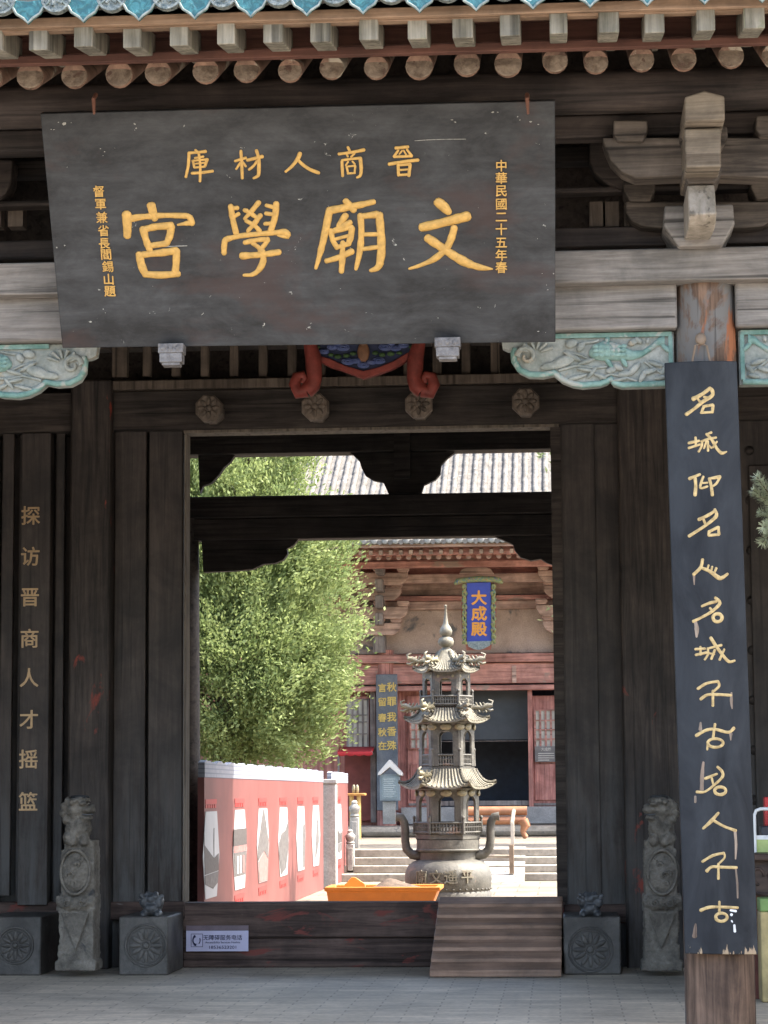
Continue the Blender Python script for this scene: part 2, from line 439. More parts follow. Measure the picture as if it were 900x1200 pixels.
M['gold_pale'] = paint('faded_gold_lettering', (.56, .42, .20), .6, .25, 40, .3, metal=.05, c2=(.36, .25, .11), bmp=.4)
M['bronze_text'] = paint('bronze_lettering', (.40, .27, .14), .4, .12, 20, .5, metal=.3)
M['stone_lion'] = stone('grey_carved_stone', (.085, .076, .062), (.225, .203, .168), 7, bmp=.9, spots=[((.05, .05, .05), .66, 5.0)], fine=60)
M['stone_dark'] = stone('dark_polished_stone', (.045, .047, .05), (.10, .105, .11), 6, rough=.45, bmp=.5, spots=[((.22, .22, .21), .71, 6.0)])
M['stone_block'] = stone('dark_block_stone', (.043, .039, .034), (.112, .104, .092), 4, rough=.6, bmp=.5, spots=[((.2, .2, .19), .69, 7.0)])
M['porch'] = pavers('grey_brick_paving', (.53, .465, .37), (.65, .57, .455), (.38, .335, .27), .36, .115, .006, rotz=0.0, rough=.6)
M['ground'] = pavers('pale_flagstones', (.25, .23, .20), (.31, .285, .25), (.2, .18, .16), .6, .4, .008, rotz=0, rough=.9)
M['court'] = pavers('warm_flagstones', (.185, .158, .122), (.22, .19, .148), (.12, .105, .08), .55, .9, .010, rotz=0, rough=.9)
M['brick'] = pavers('grey_brick', (.16, .16, .155), (.22, .22, .21), (.28, .27, .25), .3, .08)
M['tile_grey'] = stone('weathered_roof_tile', (.085, .078, .068), (.165, .152, .134), 3.5, bmp=.5, spots=[((.24, .23, .205), .62, 8.0), ((.05, .046, .04), .62, 6.0)], fine=22)

# ================================================================ setting
g = MB(); g.bx(-400, 400, -400, 400, -1.0, -.35); struct('ground', g, M['ground'])
g = MB(); g.bx(-8.6, 6.2, -5.75, 5.9, -.5, 0.0); struct('platform', g, M['porch'])
g = MB(); g.bx(-40, 40, 5.905, 70, -.4, -.004); struct('courtyard', g, M['court'])

# ================================================================ gatehouse
XD = X(436, 800, 18.1)                     # centre of the doorway
XC = X(838, 900, 13.0)                     # front column right of it
BAY = 2*(XC - XD)
XL = XC - BAY
colx = [XL - 3.6, XL, XC, XC + 3.6]
gate = thing('gatehouse', 'large dark timber temple gatehouse with an open doorway and a turquoise tiled eave', 'gatehouse', (XD, 0, 0))
X0, X1 = -8.3, 5.9

# columns
ztop = Z(820, 327, 13.0)
def column(x, y, zt, r0, r1, mat, nm='column'):
    b = MB(); b.lathe([(r0, 0), (r0*.995, zt*.3), (r1*1.04, zt*.75), (r1, zt)], (x, y, 0), 32)
    c = obj(nm, b, mat, gate, smooth=40)
    s = MB(); s.lathe([(r0*1.75, 0.0), (r0*1.8, .03), (r0*1.5, .09), (r0*1.25, .11)], (x, y, 0), 28)
    return c
for x in colx: column(x, Yd(13.0), ztop, .184, .160, M['column'])
rcx = [colx[0], XL, XC, colx[3]]
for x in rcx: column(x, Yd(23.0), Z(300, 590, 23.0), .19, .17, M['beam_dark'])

# front tie beams
zt0, zt1 = Z(850, 328, 12.78), Z(850, 289, 12.78)
b = MB(); b.bx(X0+.3, X1-.3, Yd(12.78), Yd(13.22), zt0+.002, zt1); obj('tie_beam', b, M['beam_grey'], gate, bevel=.012)
za0, za1 = Z(720, 386, 12.88), Z(720, 332, 12.88)
for i in range(3):
    b = MB(); b.bx(colx[i]+.155, colx[i+1]-.155, Yd(12.88), Yd(13.12), za0, za1 - .003); obj('architrave', b, M['beam_grey'], gate, bevel=.015)
    b = MB(); b.bx(colx[i]+.165, colx[i+1]-.165, Yd(12.93), Yd(13.07), za1, zt0-.002); obj('packing_strip', b, M['head_pale'], gate)

# carved green brackets under the architrave
def carved_bracket(xcol, sgn, y, ztop_):
    def w(u, v, yy=0.0): return (xcol + sgn*u, y + yy, ztop_ - v)
    out = [(0, 0), (0, .298), (.28, .300), (.325, .285), (.341, .262), (.36, .277), (.40, .29), (.49, .296), (.545, .287), (.60, .262), (.644, .224), (.70, .236), (.777, .232), (.83, .205), (.858, .16), (.862, .115), (.85, .09), (.89, .085), (.92, .07), (.93, 0)]
    b = MB(); n = len(out)
    poly = [(xcol + sgn*u, ztop_ - v) for u, v in out]
    b.prism(poly, y, y + .075)
    root = obj('carved_bracket', b, M['carv_base'], gate, bevel=.004)
    fr = MB()
    edge = [(.018, .28)] + [(u*1.0, v - .014) for u, v in out[2:17]]
    fr.tube([w(u, v, -.004) for u, v in edge], .017, 8)
    fr.bx(xcol + sgn*.012, xcol + sgn*.66, y - .018, y + .01, ztop_ - .026, ztop_ - .002)
    fr.bx(xcol + sgn*.008, xcol + sgn*.03, y - .016, y + .01, ztop_ - .27, ztop_ - .026)
    obj('rim', fr, M['carv_teal'], root, smooth=50)
    fs = MB()
    # fish body with tail and fins
    seg = [(.455, .11, .012), (.43, .105, .04), (.38, .098, .055), (.33, .10, .052), (.27, .115, .038), (.22, .125, .026), (.17, .118, .018), (.12, .085, .018), (.085, .055, .022), (.05, .05, .03)]
    ring = []
    for u, v, r in seg:
        for k in range(10):
            q = 2*math.pi*k/10
            ring.append(w(u, v + math.cos(q)*r, -.006 - max(0, math.sin(q))*r*.75))
    fcs = [(i*10+k, i*10+(k+1) % 10, (i+1)*10+(k+1) % 10, (i+1)*10+k) for i in range(len(seg)-1) for k in range(10)]
    fs.add(ring, fcs + [tuple(range(10)), tuple(range(90, 100))])
    for u0 in [.42, .39, .36, .33, .30, .27]:      # rows of scales
        for k in range(3):
            fs.ell(w(u0, .08 + k*.022, -.043 + abs(k-1)*.006), (.017, .006, .013), 8, 5)
    for u, v, a, l in [(.35, .165, 1.2, .04), (.27, .16, 1.0, .035), (.36, .045, -.9, .03), (.045, .09, 1.6, .035)]:
        fs.ell(w(u, v, -.012), (.014, .012, l), 8, 6, Matrix.Rotation(a*.5*sgn, 3, 'Y'))
    obj('carved_fish', fs, M['carv_teal'], root, smooth=60)
    lf = MB()
    def leaf(u, v, l, wd, ang, yy=-.012):
        lf.ell(w(u, v, yy), (l, .013, wd), 10, 6, Matrix.Rotation(ang*sgn, 3, 'Y'))
    for u, v, l, wd, a in [(.55, .055, .035, .024, .2), (.50, .075, .03, .02, .9), (.545, .125, .055, .014, -.5), (.47, .155, .05, .012, .3), (.60, .155, .075, .03, .35), (.66, .175, .06, .022, .15),
                           (.44, .215, .045, .012, .9), (.40, .235, .04, .012, -.4), (.475, .20, .05, .011, -.2), (.34, .205, .03, .018, .2), (.30, .19, .03, .016, -.5), (.26, .225, .045, .016, .1), (.215, .20, .05, .018, .8),
                           (.17, .24, .045, .015, 1.1), (.13, .215, .04, .015, .3), (.10, .175, .045, .014, -.3), (.055, .21, .035, .015, .9), (.075, .25, .035, .013, .2), (.22, .055, .03, .018, .5), (.19, .045, .025, .014, -.7), (.14, .05, .02, .012, 1.3), (.30, .258, .05, .010, .15), (.52, .24, .06, .012, .25)]:
        leaf(u, v, l, wd, a)
    for pts in [[(.62, .20), (.52, .175), (.44, .19), (.36, .185)], [(.40, .25), (.34, .225), (.28, .24), (.2, .265)], [(.50, .055), (.44, .05), (.40, .04)], [(.16, .16), (.11, .2), (.05, .235)], [(.58, .1), (.5, .12), (.46, .14)]]:
        lf.tube([w(u, v, -.006) for u, v in pts], .008, 7)
    obj('carved_leaves', lf, M['carv_base'], root, smooth=60)
    sh = MB()      # volute at the free end
    sh.tube([w(.79 + .055*math.cos(t)*(1-t/9), .12 - .055*math.sin(t)*(1-t/9), -.012) for t in [i*.45 for i in range(16)]], [.018 - .0007*i for i in range(16)], 8)
    for k in range(6):
        a = .4 + k*.45
        sh.tube([w(.74 + .03*math.cos(a), .11 - .03*math.sin(a), -.006), w(.74 + .10*math.cos(a), .11 - .075*math.sin(a), -.016)], [.006, .011], 7)
    obj('volute', sh, M['carv_base'], root, smooth=60)
for i in range(3):
    zb = za0 - .004
    carved_bracket(colx[i] + .172, 1, Yd(12.96), zb)
    carved_bracket(colx[i+1] - .172, -1, Yd(12.96), zb)

# bracket sets over the columns
def ppoly(pts, d): return [(P(x, y, d).x, P(x, y, d).z) for x, y in pts]
cx = 823.0
def mir(pts): return pts + [(2*cx - x, y) for x, y in reversed(pts)]
b = MB(); b.prism(ppoly([(779, 241), (859, 239), (861, 262), (846, 288), (796, 289), (778, 264)], 12.72), Yd(12.72), Yd(13.2))
bs = obj('bracket_set', b, M['beam_grey'], gate, bevel=.01)
def bpart(nm, pts, d, depth, mat, bev=.008):
    q = MB(); q.prism(ppoly(pts, d), Yd(d), Yd(d) + depth); return obj(nm, q, mat, bs, bevel=bev, smooth=35)
bpart('lateral_arm', mir([(733, 236), (734, 250), (741, 259), (752, 265), (775, 267)]), 12.90, .16, M['arm'])
bpart('bearing_block', [(731, 206), (768, 206), (768, 222), (762, 235.5), (738, 235.5), (731, 222)], 12.86, .24, M['arm'])
bpart('bearing_block', [(880, 204), (917, 203), (917, 219), (911, 232), (887, 233), (880, 220)], 12.86, .24, M['arm'])
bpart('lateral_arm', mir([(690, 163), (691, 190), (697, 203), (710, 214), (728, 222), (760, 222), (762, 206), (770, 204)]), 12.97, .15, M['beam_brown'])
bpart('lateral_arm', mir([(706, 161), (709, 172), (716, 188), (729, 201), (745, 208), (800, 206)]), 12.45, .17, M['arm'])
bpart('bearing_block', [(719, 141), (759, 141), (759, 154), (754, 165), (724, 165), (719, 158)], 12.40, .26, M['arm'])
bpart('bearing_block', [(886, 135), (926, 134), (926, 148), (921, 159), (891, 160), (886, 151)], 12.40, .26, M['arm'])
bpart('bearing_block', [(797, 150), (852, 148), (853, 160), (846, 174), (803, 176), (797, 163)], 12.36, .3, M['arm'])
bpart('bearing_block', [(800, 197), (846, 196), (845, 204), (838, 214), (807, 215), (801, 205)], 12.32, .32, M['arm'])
# projecting heads
def head(nm, x0, y0, x1, y1, d, depth, mat, peak=0, taper=0, bev=.01):
    a, c = P(x0, y1, d), P(x1, y0, d)
    q = MB(); xm = (a.x+c.x)/2
    poly = [(a.x + taper, a.z), (c.x - taper, a.z), (c.x, c.z)] + ([(xm, c.z + peak)] if peak else []) + [(a.x, c.z)]
    q.prism(poly, Yd(d), Yd(d) + depth)
    return obj(nm, q, mat, bs, bevel=bev)
head('beam_head', 803, 112, 849, 142, 12.0, .5, M['head'], peak=.03)
bpart('bearing_block', [(806, 143), (846, 143), (846, 149), (806, 149)], 12.2, .3, M['beam_brown'])  # added dark block, its colour stands for the shaded gap between the heads
head('beam_head', 803, 149.5, 845, 196.5, 12.1, .6, M['head'], taper=.004)
q = MB()
a, c = P(807, 262, 12.28), P(838, 213, 12.28)
q.prismx([(Yd(12.28), a.z), (Yd(12.22), a.z + .035), (Yd(12.27), a.z + .12), (Yd(12.34), c.z), (Yd(12.9), c.z), (Yd(12.9), a.z + .03), (Yd(12.4), a.z - .01)], a.x, c.x)
obj('beak', q, M['head_pale'], bs, bevel=.008)
for x in (colx[0], colx[1], colx[3]): copy_part(bs, gate, (x - XC, 0, 0))

# horizontal timbers between brackets and behind them
def hbeam(nm, y0, y1, d, depth, mat, px=700, x0=None, x1=None, bev=.012):
    q = MB(); q.bx(X0+.3 if x0 is None else x0, X1-.3 if x1 is None else x1, Yd(d), Yd(d) + depth, Z(px, y1, d), Z(px, y0, d)); return obj(nm, q, mat, gate, bevel=bev)
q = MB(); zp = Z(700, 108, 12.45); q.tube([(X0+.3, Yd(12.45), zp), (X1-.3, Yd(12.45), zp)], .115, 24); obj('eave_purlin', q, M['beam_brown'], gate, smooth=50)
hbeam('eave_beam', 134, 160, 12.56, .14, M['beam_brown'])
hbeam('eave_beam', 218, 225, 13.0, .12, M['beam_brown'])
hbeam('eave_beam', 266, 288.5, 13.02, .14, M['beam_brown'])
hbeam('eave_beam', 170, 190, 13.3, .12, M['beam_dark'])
q = MB(); q.bx(X0+.3, X1-.3, Yd(13.62), Yd(13.66), zt1-.05, 5.55); obj('bracket_wall', q, M['deck'], gate)
# short struts standing on the tie beam between the bracket sets
for px in (716, 741, 700, 18, -8):
    q = MB(); q.pbox(px-9, 236, px+9, 265.5, 13.12, .1); obj('short_strut', q, M['raw_slat'], gate)

# rafters, flying rafters, eave boards
zr = Z(545, 76, 11.75); zf = Z(543, 30, 11.3)
sp = .2185; xr0 = X(545, 76, 11.75)
spf = (X(543, 30, 11.3) - X(487, 31, 11.3)); xf0 = X(543, 30, 11.3)
for i in range(-30, 25):
    x = xr0 + i*sp
    if not (X0 < x < X1): continue
    q = MB(); r = random.uniform(.060, .070); jx = random.uniform(-.012, .012); jz = random.uniform(-.008, .008)
    s_ = .45; L = 1.9
    q.tube([(x+jx, Yd(11.75)+.004, zr+jz), (x, Yd(11.75)+L, zr + s_*L)], [r, r], 16)
    ra = obj('rafter', q, M['rafter'], gate, smooth=50)
    e = MB(); e.lathe([(r*1.0, 0), (r*.97, .012), (r*.6, .016), (.0001, .016)], (0, 0, 0), 16)
    mtx = Matrix.Rotation(R(90) - .25, 3, 'X')
    for v in e.v: v[:] = mtx @ v + Vector((x+jx, Yd(11.75)+.002, zr+jz))
    obj('end_grain', e, M['raft_end'], ra, smooth=40)
for i in range(-30, 25):
    x = xf0 + i*spf
    if not (X0 < x < X1): continue
    h = random.uniform(.056, .062); wd = random.uniform(.042, .05); j = random.uniform(-.008, .008)
    q = MB(); s_ = .19; L = .75
    ya = Yd(11.3) + random.uniform(-.015, .015)
    vs_ = [(x+j-wd, ya, zf-h), (x+j+wd, ya, zf-h), (x+j+wd, ya, zf+h), (x+j-wd, ya, zf+h)]
    vs_ += [(px_, ya+L, pz_ + s_*L) for px_, _, pz_ in vs_]
    q.add(vs_, [(0,1,2,3), (4,5,6,7), (0,1,5,4), (2,3,7,6), (1,2,6,5), (0,3,7,4)])
    obj('flying_rafter', q, M['fly_end'], gate, bevel=.006)
def strip(nm, y0, y1, d, depth, mat, px=545):
    q = MB(); q.bx(X0, X1, Yd(d), Yd(d)+depth, Z(px, y1, d), Z(px, y0, d)); return obj(nm, q, mat, gate, bevel=.004)
strip('eave_strip', 50.5, 60.5, 11.66, .05, M['red_board'])
strip('closing_board', 22, 50.2, 11.74, .02, M['red_board'])
strip('eave_board', 6, 17.5, 11.27, .05, M['tan_board'])
strip('eave_board', 17.7, 22, 11.30, .06, M['tan_board'])
# soffit over flying rafters, deck over rafters (front and back)
q = MB(); q.prismx([(Yd(11.3), zf+.064), (Yd(12.1), zf+.064+.19*.8), (Yd(12.1), zf+.09+.19*.8), (Yd(11.3), zf+.09)], X0, X1); obj('soffit', q, M['red_board'], gate)
zd = zr + .068
def deckline(d): return zd + .45*(d - 11.75)
q = MB(); q.prismx([(Yd(11.78), deckline(11.78)), (0, deckline(18.1)), (0, deckline(18.1)+.03), (Yd(11.78), deckline(11.78)+.03)], X0, X1); obj('roof_deck', q, M['deck'], gate)
q = MB(); q.prismx([(-Yd(12.6), deckline(12.6)), (0.001, deckline(18.1)), (0.001, deckline(18.1)+.03), (-Yd(12.6), deckline(12.6)+.03)], X0, X1); obj('roof_deck', q, M['deck'], gate)
# roof body and tile rows
ze = Z(545, 4, 11.2)
def rl(d): return ze + .09 + (deckline(18.1) + .25 - ze)*(d - 11.2)/6.9
q = MB(); q.prismx([(Yd(11.2), rl(11.2)-.07), (Yd(11.2), rl(11.2)), (0, rl(18.1)), (-Yd(12.5), rl(12.5)), (-Yd(12.5), rl(12.5)-.07), (0, rl(18.1)-.1)], X0-.1, X1+.1); obj('roof', q, M['tile_grey'], gate)
dsp = X(130, -3, 11.15) - X(65, 0, 11.15); xd0 = X(65, 0, 11.15)
rows = MB()
for i in range(-25, 40):
    x = xd0 + i*dsp
    if not (X0 < x < X1): continue
    rows.tube([(x, Yd(11.17), rl(11.17)-.005), (x, 0, rl(18.1)-.005)], .068, 10)
    rows.tube([(x, -Yd(12.47), rl(12.47)-.005), (x, 0, rl(18.1)-.005)], .068, 10)
    zc = rl(11.17) - .005
    e = MB(); rr = .072; pr = [(rr*.6, 0.0), (rr*.8, .002), (rr*.86, .012), (rr, .012), (rr*1.02, 0), (rr*1.02, -.03)]
    e.lathe([(.0001, .004), (rr*.25, .006)] + pr, (0, 0, 0), 20, cap=False)
    for k in range(5):
        a = k*1.257 + i; e.tube([(rr*.2*math.cos(a), rr*.2*math.sin(a), .004), (rr*.55*math.cos(a+.6), rr*.55*math.sin(a+.6), .006)], [.007, .009], 6)
    for v in e.v: v[:] = Matrix.Rotation(R(90), 3, 'X') @ v + Vector((x, Yd(11.16), zc))
    obj('eave_tile', e, M['disc'], gate, smooth=50)
    xm = x + dsp/2
    dr = MB()
    hw = dsp*.40
    out = [(-hw, .075), (-hw*.97, .035), (-hw*.7, .01), (-hw*.55, -.02), (-hw*.2, -.045), (0, -.068), (hw*.2, -.045), (hw*.55, -.02), (hw*.7, .01), (hw*.97, .035), (hw, .075), (hw*.5, .05), (0, .043), (-hw*.5, .05)]
    dr.prism([(xm + u, zc - .055 + v) for u, v in out], Yd(11.16), Yd(11.18))
    t = obj('drip_tile', dr, M['glaze'], gate, bevel=.003)
    rm = MB(); rm.tube([(xm + u*.97, Yd(11.155), zc - .055 + v*.97 + .001) for u, v in out[:11]], .0065, 6); obj('rim', rm, M['glaze_rim'], t, smooth=60)
obj('tile_rows', rows, M['tile_grey'], gate, smooth=50)
q = MB(); q.bx(X0-.1, X1+.1, -.22, .22, rl(18.1)-.05, rl(18.1)+.45); q.bx(X0-.1, X1+.1, -.28, .28, rl(18.1)+.45, rl(18.1)+.55); obj('ridge', q, M['tile_grey'], gate, bevel=.02)
# unseen gable end walls, put in to block light from the sides
for x in (X0+.1, X1-.45):
    q = MB(); q.prismx([(Yd(13.0), 0), (Yd(13.0), deckline(13.0)-.02), (0, deckline(18.1)-.02), (-Yd(13.0), deckline(13.0)-.02), (-Yd(13.0), 0)], x, x+.35); obj('unseen_gable_wall', q, M['brick'], gate)

# ---------------------------------------------------------------- door wall (front faces near d = 18.1)
def wb(nm, x0, y0, x1, y1, d, depth, mat, bev=.006, parent=None):
    q = MB(); q.pbox(x0, y0, x1, y1, d, depth); return obj(nm, q, mat, parent or gate, bevel=bev)
zl0, zl1 = Z(436, 500, 18.0), Z(436, 453, 18.0)
q = MB(); q.bx(X0+.45, X1-.45, Yd(18.0), Yd(18.35), zl0, zl1); obj('lintel', q, M['lintel'], gate, bevel=.012)
q = MB(); q.bx(X(131, 450, 17.96), X(653, 450, 17.96), Yd(17.96), Yd(18.3), zl1+.003, zl1+.075); obj('transom_rail', q, M['raw_slat'], gate, bevel=.008)
# transom slats
for k in range(14):
    px = 138 + 34.0*k
    wb('transom_slat', px-5, 398, px+5, 441, 18.05, .06, M['raw_slat'], .004)
wb('transom_brace', 131, 396, 150, 442, 18.02, .05, M['raw_slat'])
q = MB(); q.bx(X0+.45, X1-.45, Yd(18.12), Yd(18.3), Z(436, 402, 18.1), deckline(18.0)); obj('upper_wall', q, M['deck'], gate)  # unseen board wall, put in to keep the space above the slats dark
q = MB(); q.bx(X0+.45, X1-.45, Yd(18.7), Yd(18.73), zl1, Z(436, 402, 18.1)+.3); obj('transom_backing', q, M['deck'], gate)
# posts and boards, left of the doorway
wb('door_post', 77, 444, 131, 1137, 17.93, .4, M['post'], .02)
wb('wall_board', 131.5, 503, 171.5, 1062, 18.06, .05, M['plank'])
wb('wall_board', 172.5, 503, 214.5, 1062, 18.07, .05, M['plank'])
wb('wall_board', 61, 505, 76.5, 1062, 18.09, .05, M['plank'])
wb('wall_board', -3, 505, 17, 1050, 18.06, .05, M['plank'])
wb('wall_board', 17.5, 505, 60.5, 1062, 18.12, .05, M['plank'])
x = X(-3, 800, 18.1)
while x > X0 + .5:
    q = MB(); wd = .38; q.bx(x-wd+.006, x, 0-.0, .05, Z(60, 1062, 18.1), zl0-.002); obj('wall_board', q, M['plank'], gate, bevel=.006); x -= wd
# right of the doorway
wb('wall_board', 657, 493, 696, 1066, 18.07, .05, M['plank'])
wb('wall_board', 697, 493, 734, 1066, 18.09, .05, M['plank'])
wb('door_post', 735, 445, 792, 1137, 17.95, .4, M['post'], .02)
wb('wall_board', 793, 490, 868, 1066, 18.1, .05, M['plank'])
q = MB(); q.bx(X0+.45, X(214, 800, 18.2), .13, .2, 0, zl0-.002); obj('wall_backing', q, M['plank'], gate)
q = MB(); q.bx(X(661, 800, 18.2), X1-.45, .13, .2, 0, zl0-.002); obj('wall_backing', q, M['plank'], gate)
# base rails
q = MB(); q.bx(X0+.5, X(216, 1070, 18.0), Yd(18.02), Yd(18.2), Z(100, 1078, 18.02), Z(100, 1057, 18.02)); obj('base_rail', q, M['sill'], gate, bevel=.01)
q = MB(); q.bx(X(661, 1070, 18.0), X1-.5, Yd(18.02), Yd(18.2), Z(700, 1082, 18.02), Z(700, 1060, 18.02)); obj('base_rail', q, M['sill'], gate, bevel=.01)
q = MB(); q.bx(X0+.5, X(216, 1070, 18.0), Yd(18.1), Yd(18.2), 0, Z(100, 1078, 18.1)); obj('base_panel', q, M['plank'], gate)
q = MB(); q.bx(X(661, 1070, 18.0), X1-.5, Yd(18.1), Yd(18.2), 0, Z(700, 1082, 18.1)); obj('base_panel', q, M['plank'], gate)
# threshold across the doorway
q = MB(); zth = Z(400, 1057.5, 18.05)
q.bx(X(214, 1070, 18.05), X(662, 1070, 18.05), Yd(18.05), Yd(18.3), .0, zth*.45); q.bx(X(214, 1070, 18.05), X(662, 1070, 18.05), Yd(18.03), Yd(18.28), zth*.45+.004, zth)
obj('threshold', q, M['sill'], gate, bevel=.012)
# pale frame edge round the doorway
q = MB()
q.pbox(215, 500, 218.3, 1057, 18.03, .2); obj('door_frame', q, M['trim'], gate)
q = MB(); q.pbox(653.0, 492, 656.5, 1057, 18.04, .2); obj('door_frame', q, M['lintel'], gate)
q = MB(); q.bx(X(215, 500, 18.0), X(655, 500, 18.0), Yd(18.01), Yd(18.2), zl0-.022, zl0-.002); obj('door_frame', q, M['trim'], gate)
# door pegs (octagonal, flower carved)
for px, py in ((246, 480), (370, 478), (491, 475), (616, 472)):
    c = P(px, py, 17.78); r = .108
    q = MB(); q.lathe([(r*.8, 0.25), (r*.8, .02), (r, .02), (r, -.06), (r*.88, -.075), (.0001, -.075)], (0, 0, 0), 8, a0=R(22.5))
    fl = MB()
    for k in range(8):
        a = k*math.pi/4; fl.ell((math.cos(a)*r*.5, math.sin(a)*r*.5, -.078), (r*.3, r*.17, .014), 8, 6, Matrix.Rotation(a, 3, 'Z'))
    fl.ell((0, 0, -.08), (r*.22, r*.22, .018), 10, 6)
    mt = Matrix.Rotation(R(-90), 3, 'X')
    for mb_ in (q, fl):
        for v in mb_.v: v[:] = mt @ v + c
    pg = obj('door_peg', q, M['peg'], gate, smooth=25)
    obj('carved_flower', fl, M['peg'], pg, smooth=60)
# studded side door right of the front column
q = MB(); q.pbox(869, 486, 1010, 1066, 18.05, .06); dl = obj('side_door', q, M['plank'], gate, bevel=.01)
q = MB(); q.pbox(889, 545, 905, 1040, 18.01, .039); q.pbox(905.2, 545, 1000, 562, 18.01, .039); obj('stile', q, M['plank'], dl, bevel=.006)
for k in range(11):
    py = 528 + k*58.5; px = 878 + k*.9
    q = MB(); c = P(px, py, 18.05); q.ell(c, (.036, .03, .036), 14, 8); obj('door_stud', q, M['beam_dark'], dl, smooth=60)
x = X(1011, 800, 18.1)
while x < X1 - .8:
    q = MB(); q.bx(x, x+.374, 0, .05, Z(60, 1062, 18.1), zl0-.002); obj('wall_board', q, M['plank'], gate, bevel=.006); x += .38

# ---------------------------------------------------------------- rear colonnade
dr_ = 23.0
def rb(nm, y0, y1, d, depth, mat=M['beam_dark']):
    q = MB(); q.bx(X0+.5, X1-.5, Yd(d), Yd(d)+depth, Z(436, y1, d), Z(436, y0, d)); return obj(nm, q, mat, gate, bevel=.012)
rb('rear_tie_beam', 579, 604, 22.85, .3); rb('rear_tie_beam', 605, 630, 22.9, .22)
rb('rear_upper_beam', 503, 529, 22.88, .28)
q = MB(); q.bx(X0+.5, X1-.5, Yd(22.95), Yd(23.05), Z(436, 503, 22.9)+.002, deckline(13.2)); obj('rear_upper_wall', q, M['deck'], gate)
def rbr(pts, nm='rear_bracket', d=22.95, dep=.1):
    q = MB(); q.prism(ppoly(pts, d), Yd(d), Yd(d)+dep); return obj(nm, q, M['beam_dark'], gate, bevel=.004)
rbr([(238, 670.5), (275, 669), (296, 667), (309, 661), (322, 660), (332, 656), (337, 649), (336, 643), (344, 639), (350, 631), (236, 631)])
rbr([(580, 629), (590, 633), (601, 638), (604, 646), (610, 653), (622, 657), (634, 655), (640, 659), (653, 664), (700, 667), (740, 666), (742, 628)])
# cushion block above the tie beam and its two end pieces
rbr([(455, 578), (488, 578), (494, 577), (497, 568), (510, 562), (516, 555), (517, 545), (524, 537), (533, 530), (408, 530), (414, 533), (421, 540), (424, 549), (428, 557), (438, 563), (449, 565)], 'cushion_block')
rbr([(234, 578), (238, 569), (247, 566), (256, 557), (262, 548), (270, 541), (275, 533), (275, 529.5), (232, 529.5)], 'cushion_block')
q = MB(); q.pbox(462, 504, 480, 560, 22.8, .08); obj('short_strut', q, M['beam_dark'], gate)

# ================================================================ plaque over the doorway
def plaquemat(name, c1, c2, red, chip, z0=None):
    m, nt, b = new_mat(name)
    mp = coords(nt, (.5, 1, 1), vary=False); mp1 = coords(nt, (1, 1, 1), vary=False)
    a = nz(nt, mp, 5, 10, .72, .3); s = nz(nt, coords(nt, (.06, 1, 1), vary=False), 30, 5, .6)
    col = mix(nt, ramp(nt, a.outputs[0], .38, .66).outputs[0], c1, c2)
    col = mix(nt, .22, col, mix(nt, 1.0, col, ramp(nt, s.outputs[0], .35, .65, (.4, .4, .4), (1.7, 1.7, 1.7)).outputs[0], 'MULTIPLY'))
    r = nz(nt, mp, 3.1, 5, .6, .4)
    rf = ramp(nt, r.outputs[0], .56, .68, (0, 0, 0), (.6, .6, .6)); col = mix(nt, rf.outputs[0], col, red)
    ch = nz(nt, mp1, 13, 6, .7, 1.0)
    col = mix(nt, ramp(nt, ch.outputs[0], .675, .70).outputs[0], col, chip)
    nt.links.new(col, b.inputs['Base Color'])
    rr = ramp(nt, a.outputs[0], .3, .7, (.45, .45, .45), (.7, .7, .7)); nt.links.new(rr.outputs[0], b.inputs['Roughness'])
    b.inputs['Specular IOR Level'].default_value = .35
    bump(nt, b, s.outputs[0], .15, .004)
    return m
M['plaque'] = plaquemat('worn_black_lacquer', (.011, .0118, .013), (.054, .055, .056), (.05, .028, .024), (.40, .39, .35))
BL, BR = P(73, 408, 12.62), P(651, 401, 12.62); TL, TR = P(47, 133, 12.09), P(650.5, 118, 12.09)
plq = Plane(BL, BR - BL, TL - BL)
plaque = thing('name_plaque', 'huge worn black board with four big gold characters hung tilted over the doorway', 'plaque', (BL + BR)/2)
b = MB(); bk = -plq.n if plq.n.dot(EYE - BL) > 0 else plq.n
th = bk*.055
b.add([BL, BR, TR, TL, BL+th, BR+th, TR+th, TL+th], [(0,1,2,3), (7,6,5,4), (0,4,5,1), (1,5,6,2), (2,6,7,3), (3,7,4,0)])
obj('board', b, M['plaque'], plaque, bevel=.005)
WK = 1.22
def strokes(mb, data, ox, oy, s, pl, wk=1.0, lift=0.0, hgt=.4, fn=None):
    for st in data: mb.stroke([(ox + x/s, oy + y/s, w_*wk*WK/s) for x, y, w_ in st], pl, lift, hgt, fn)
big = Letters([(184, 283), (300, 280), (412, 277), (528, 278)])
strokes(big, [[(193,45,18),(202,80,16),(210,108,13)], [(75,88,20),(78,140,18),(78,190,15)], [(82,112,15),(140,100,13),(250,92,11),(362,94,11)], [(358,92,9),(378,102,13),(388,130,13)], [(388,128,12),(360,130,9),(320,137,4)],
  [(155,158,16),(165,200,15),(182,248,14),(190,260,10)], [(155,160,13),(220,146,14),(288,142,16)], [(288,146,16),(282,190,14),(266,228,12)], [(182,238,13),(225,232,12),(268,226,12)],
  [(135,280,16),(148,335,16),(166,376,14)], [(140,282,13),(230,272,14),(312,262,16)], [(314,264,15),(312,325,15),(306,374,14)], [(166,374,14),(240,378,14),(322,372,13)]], 130, 230, 4.09, plq)
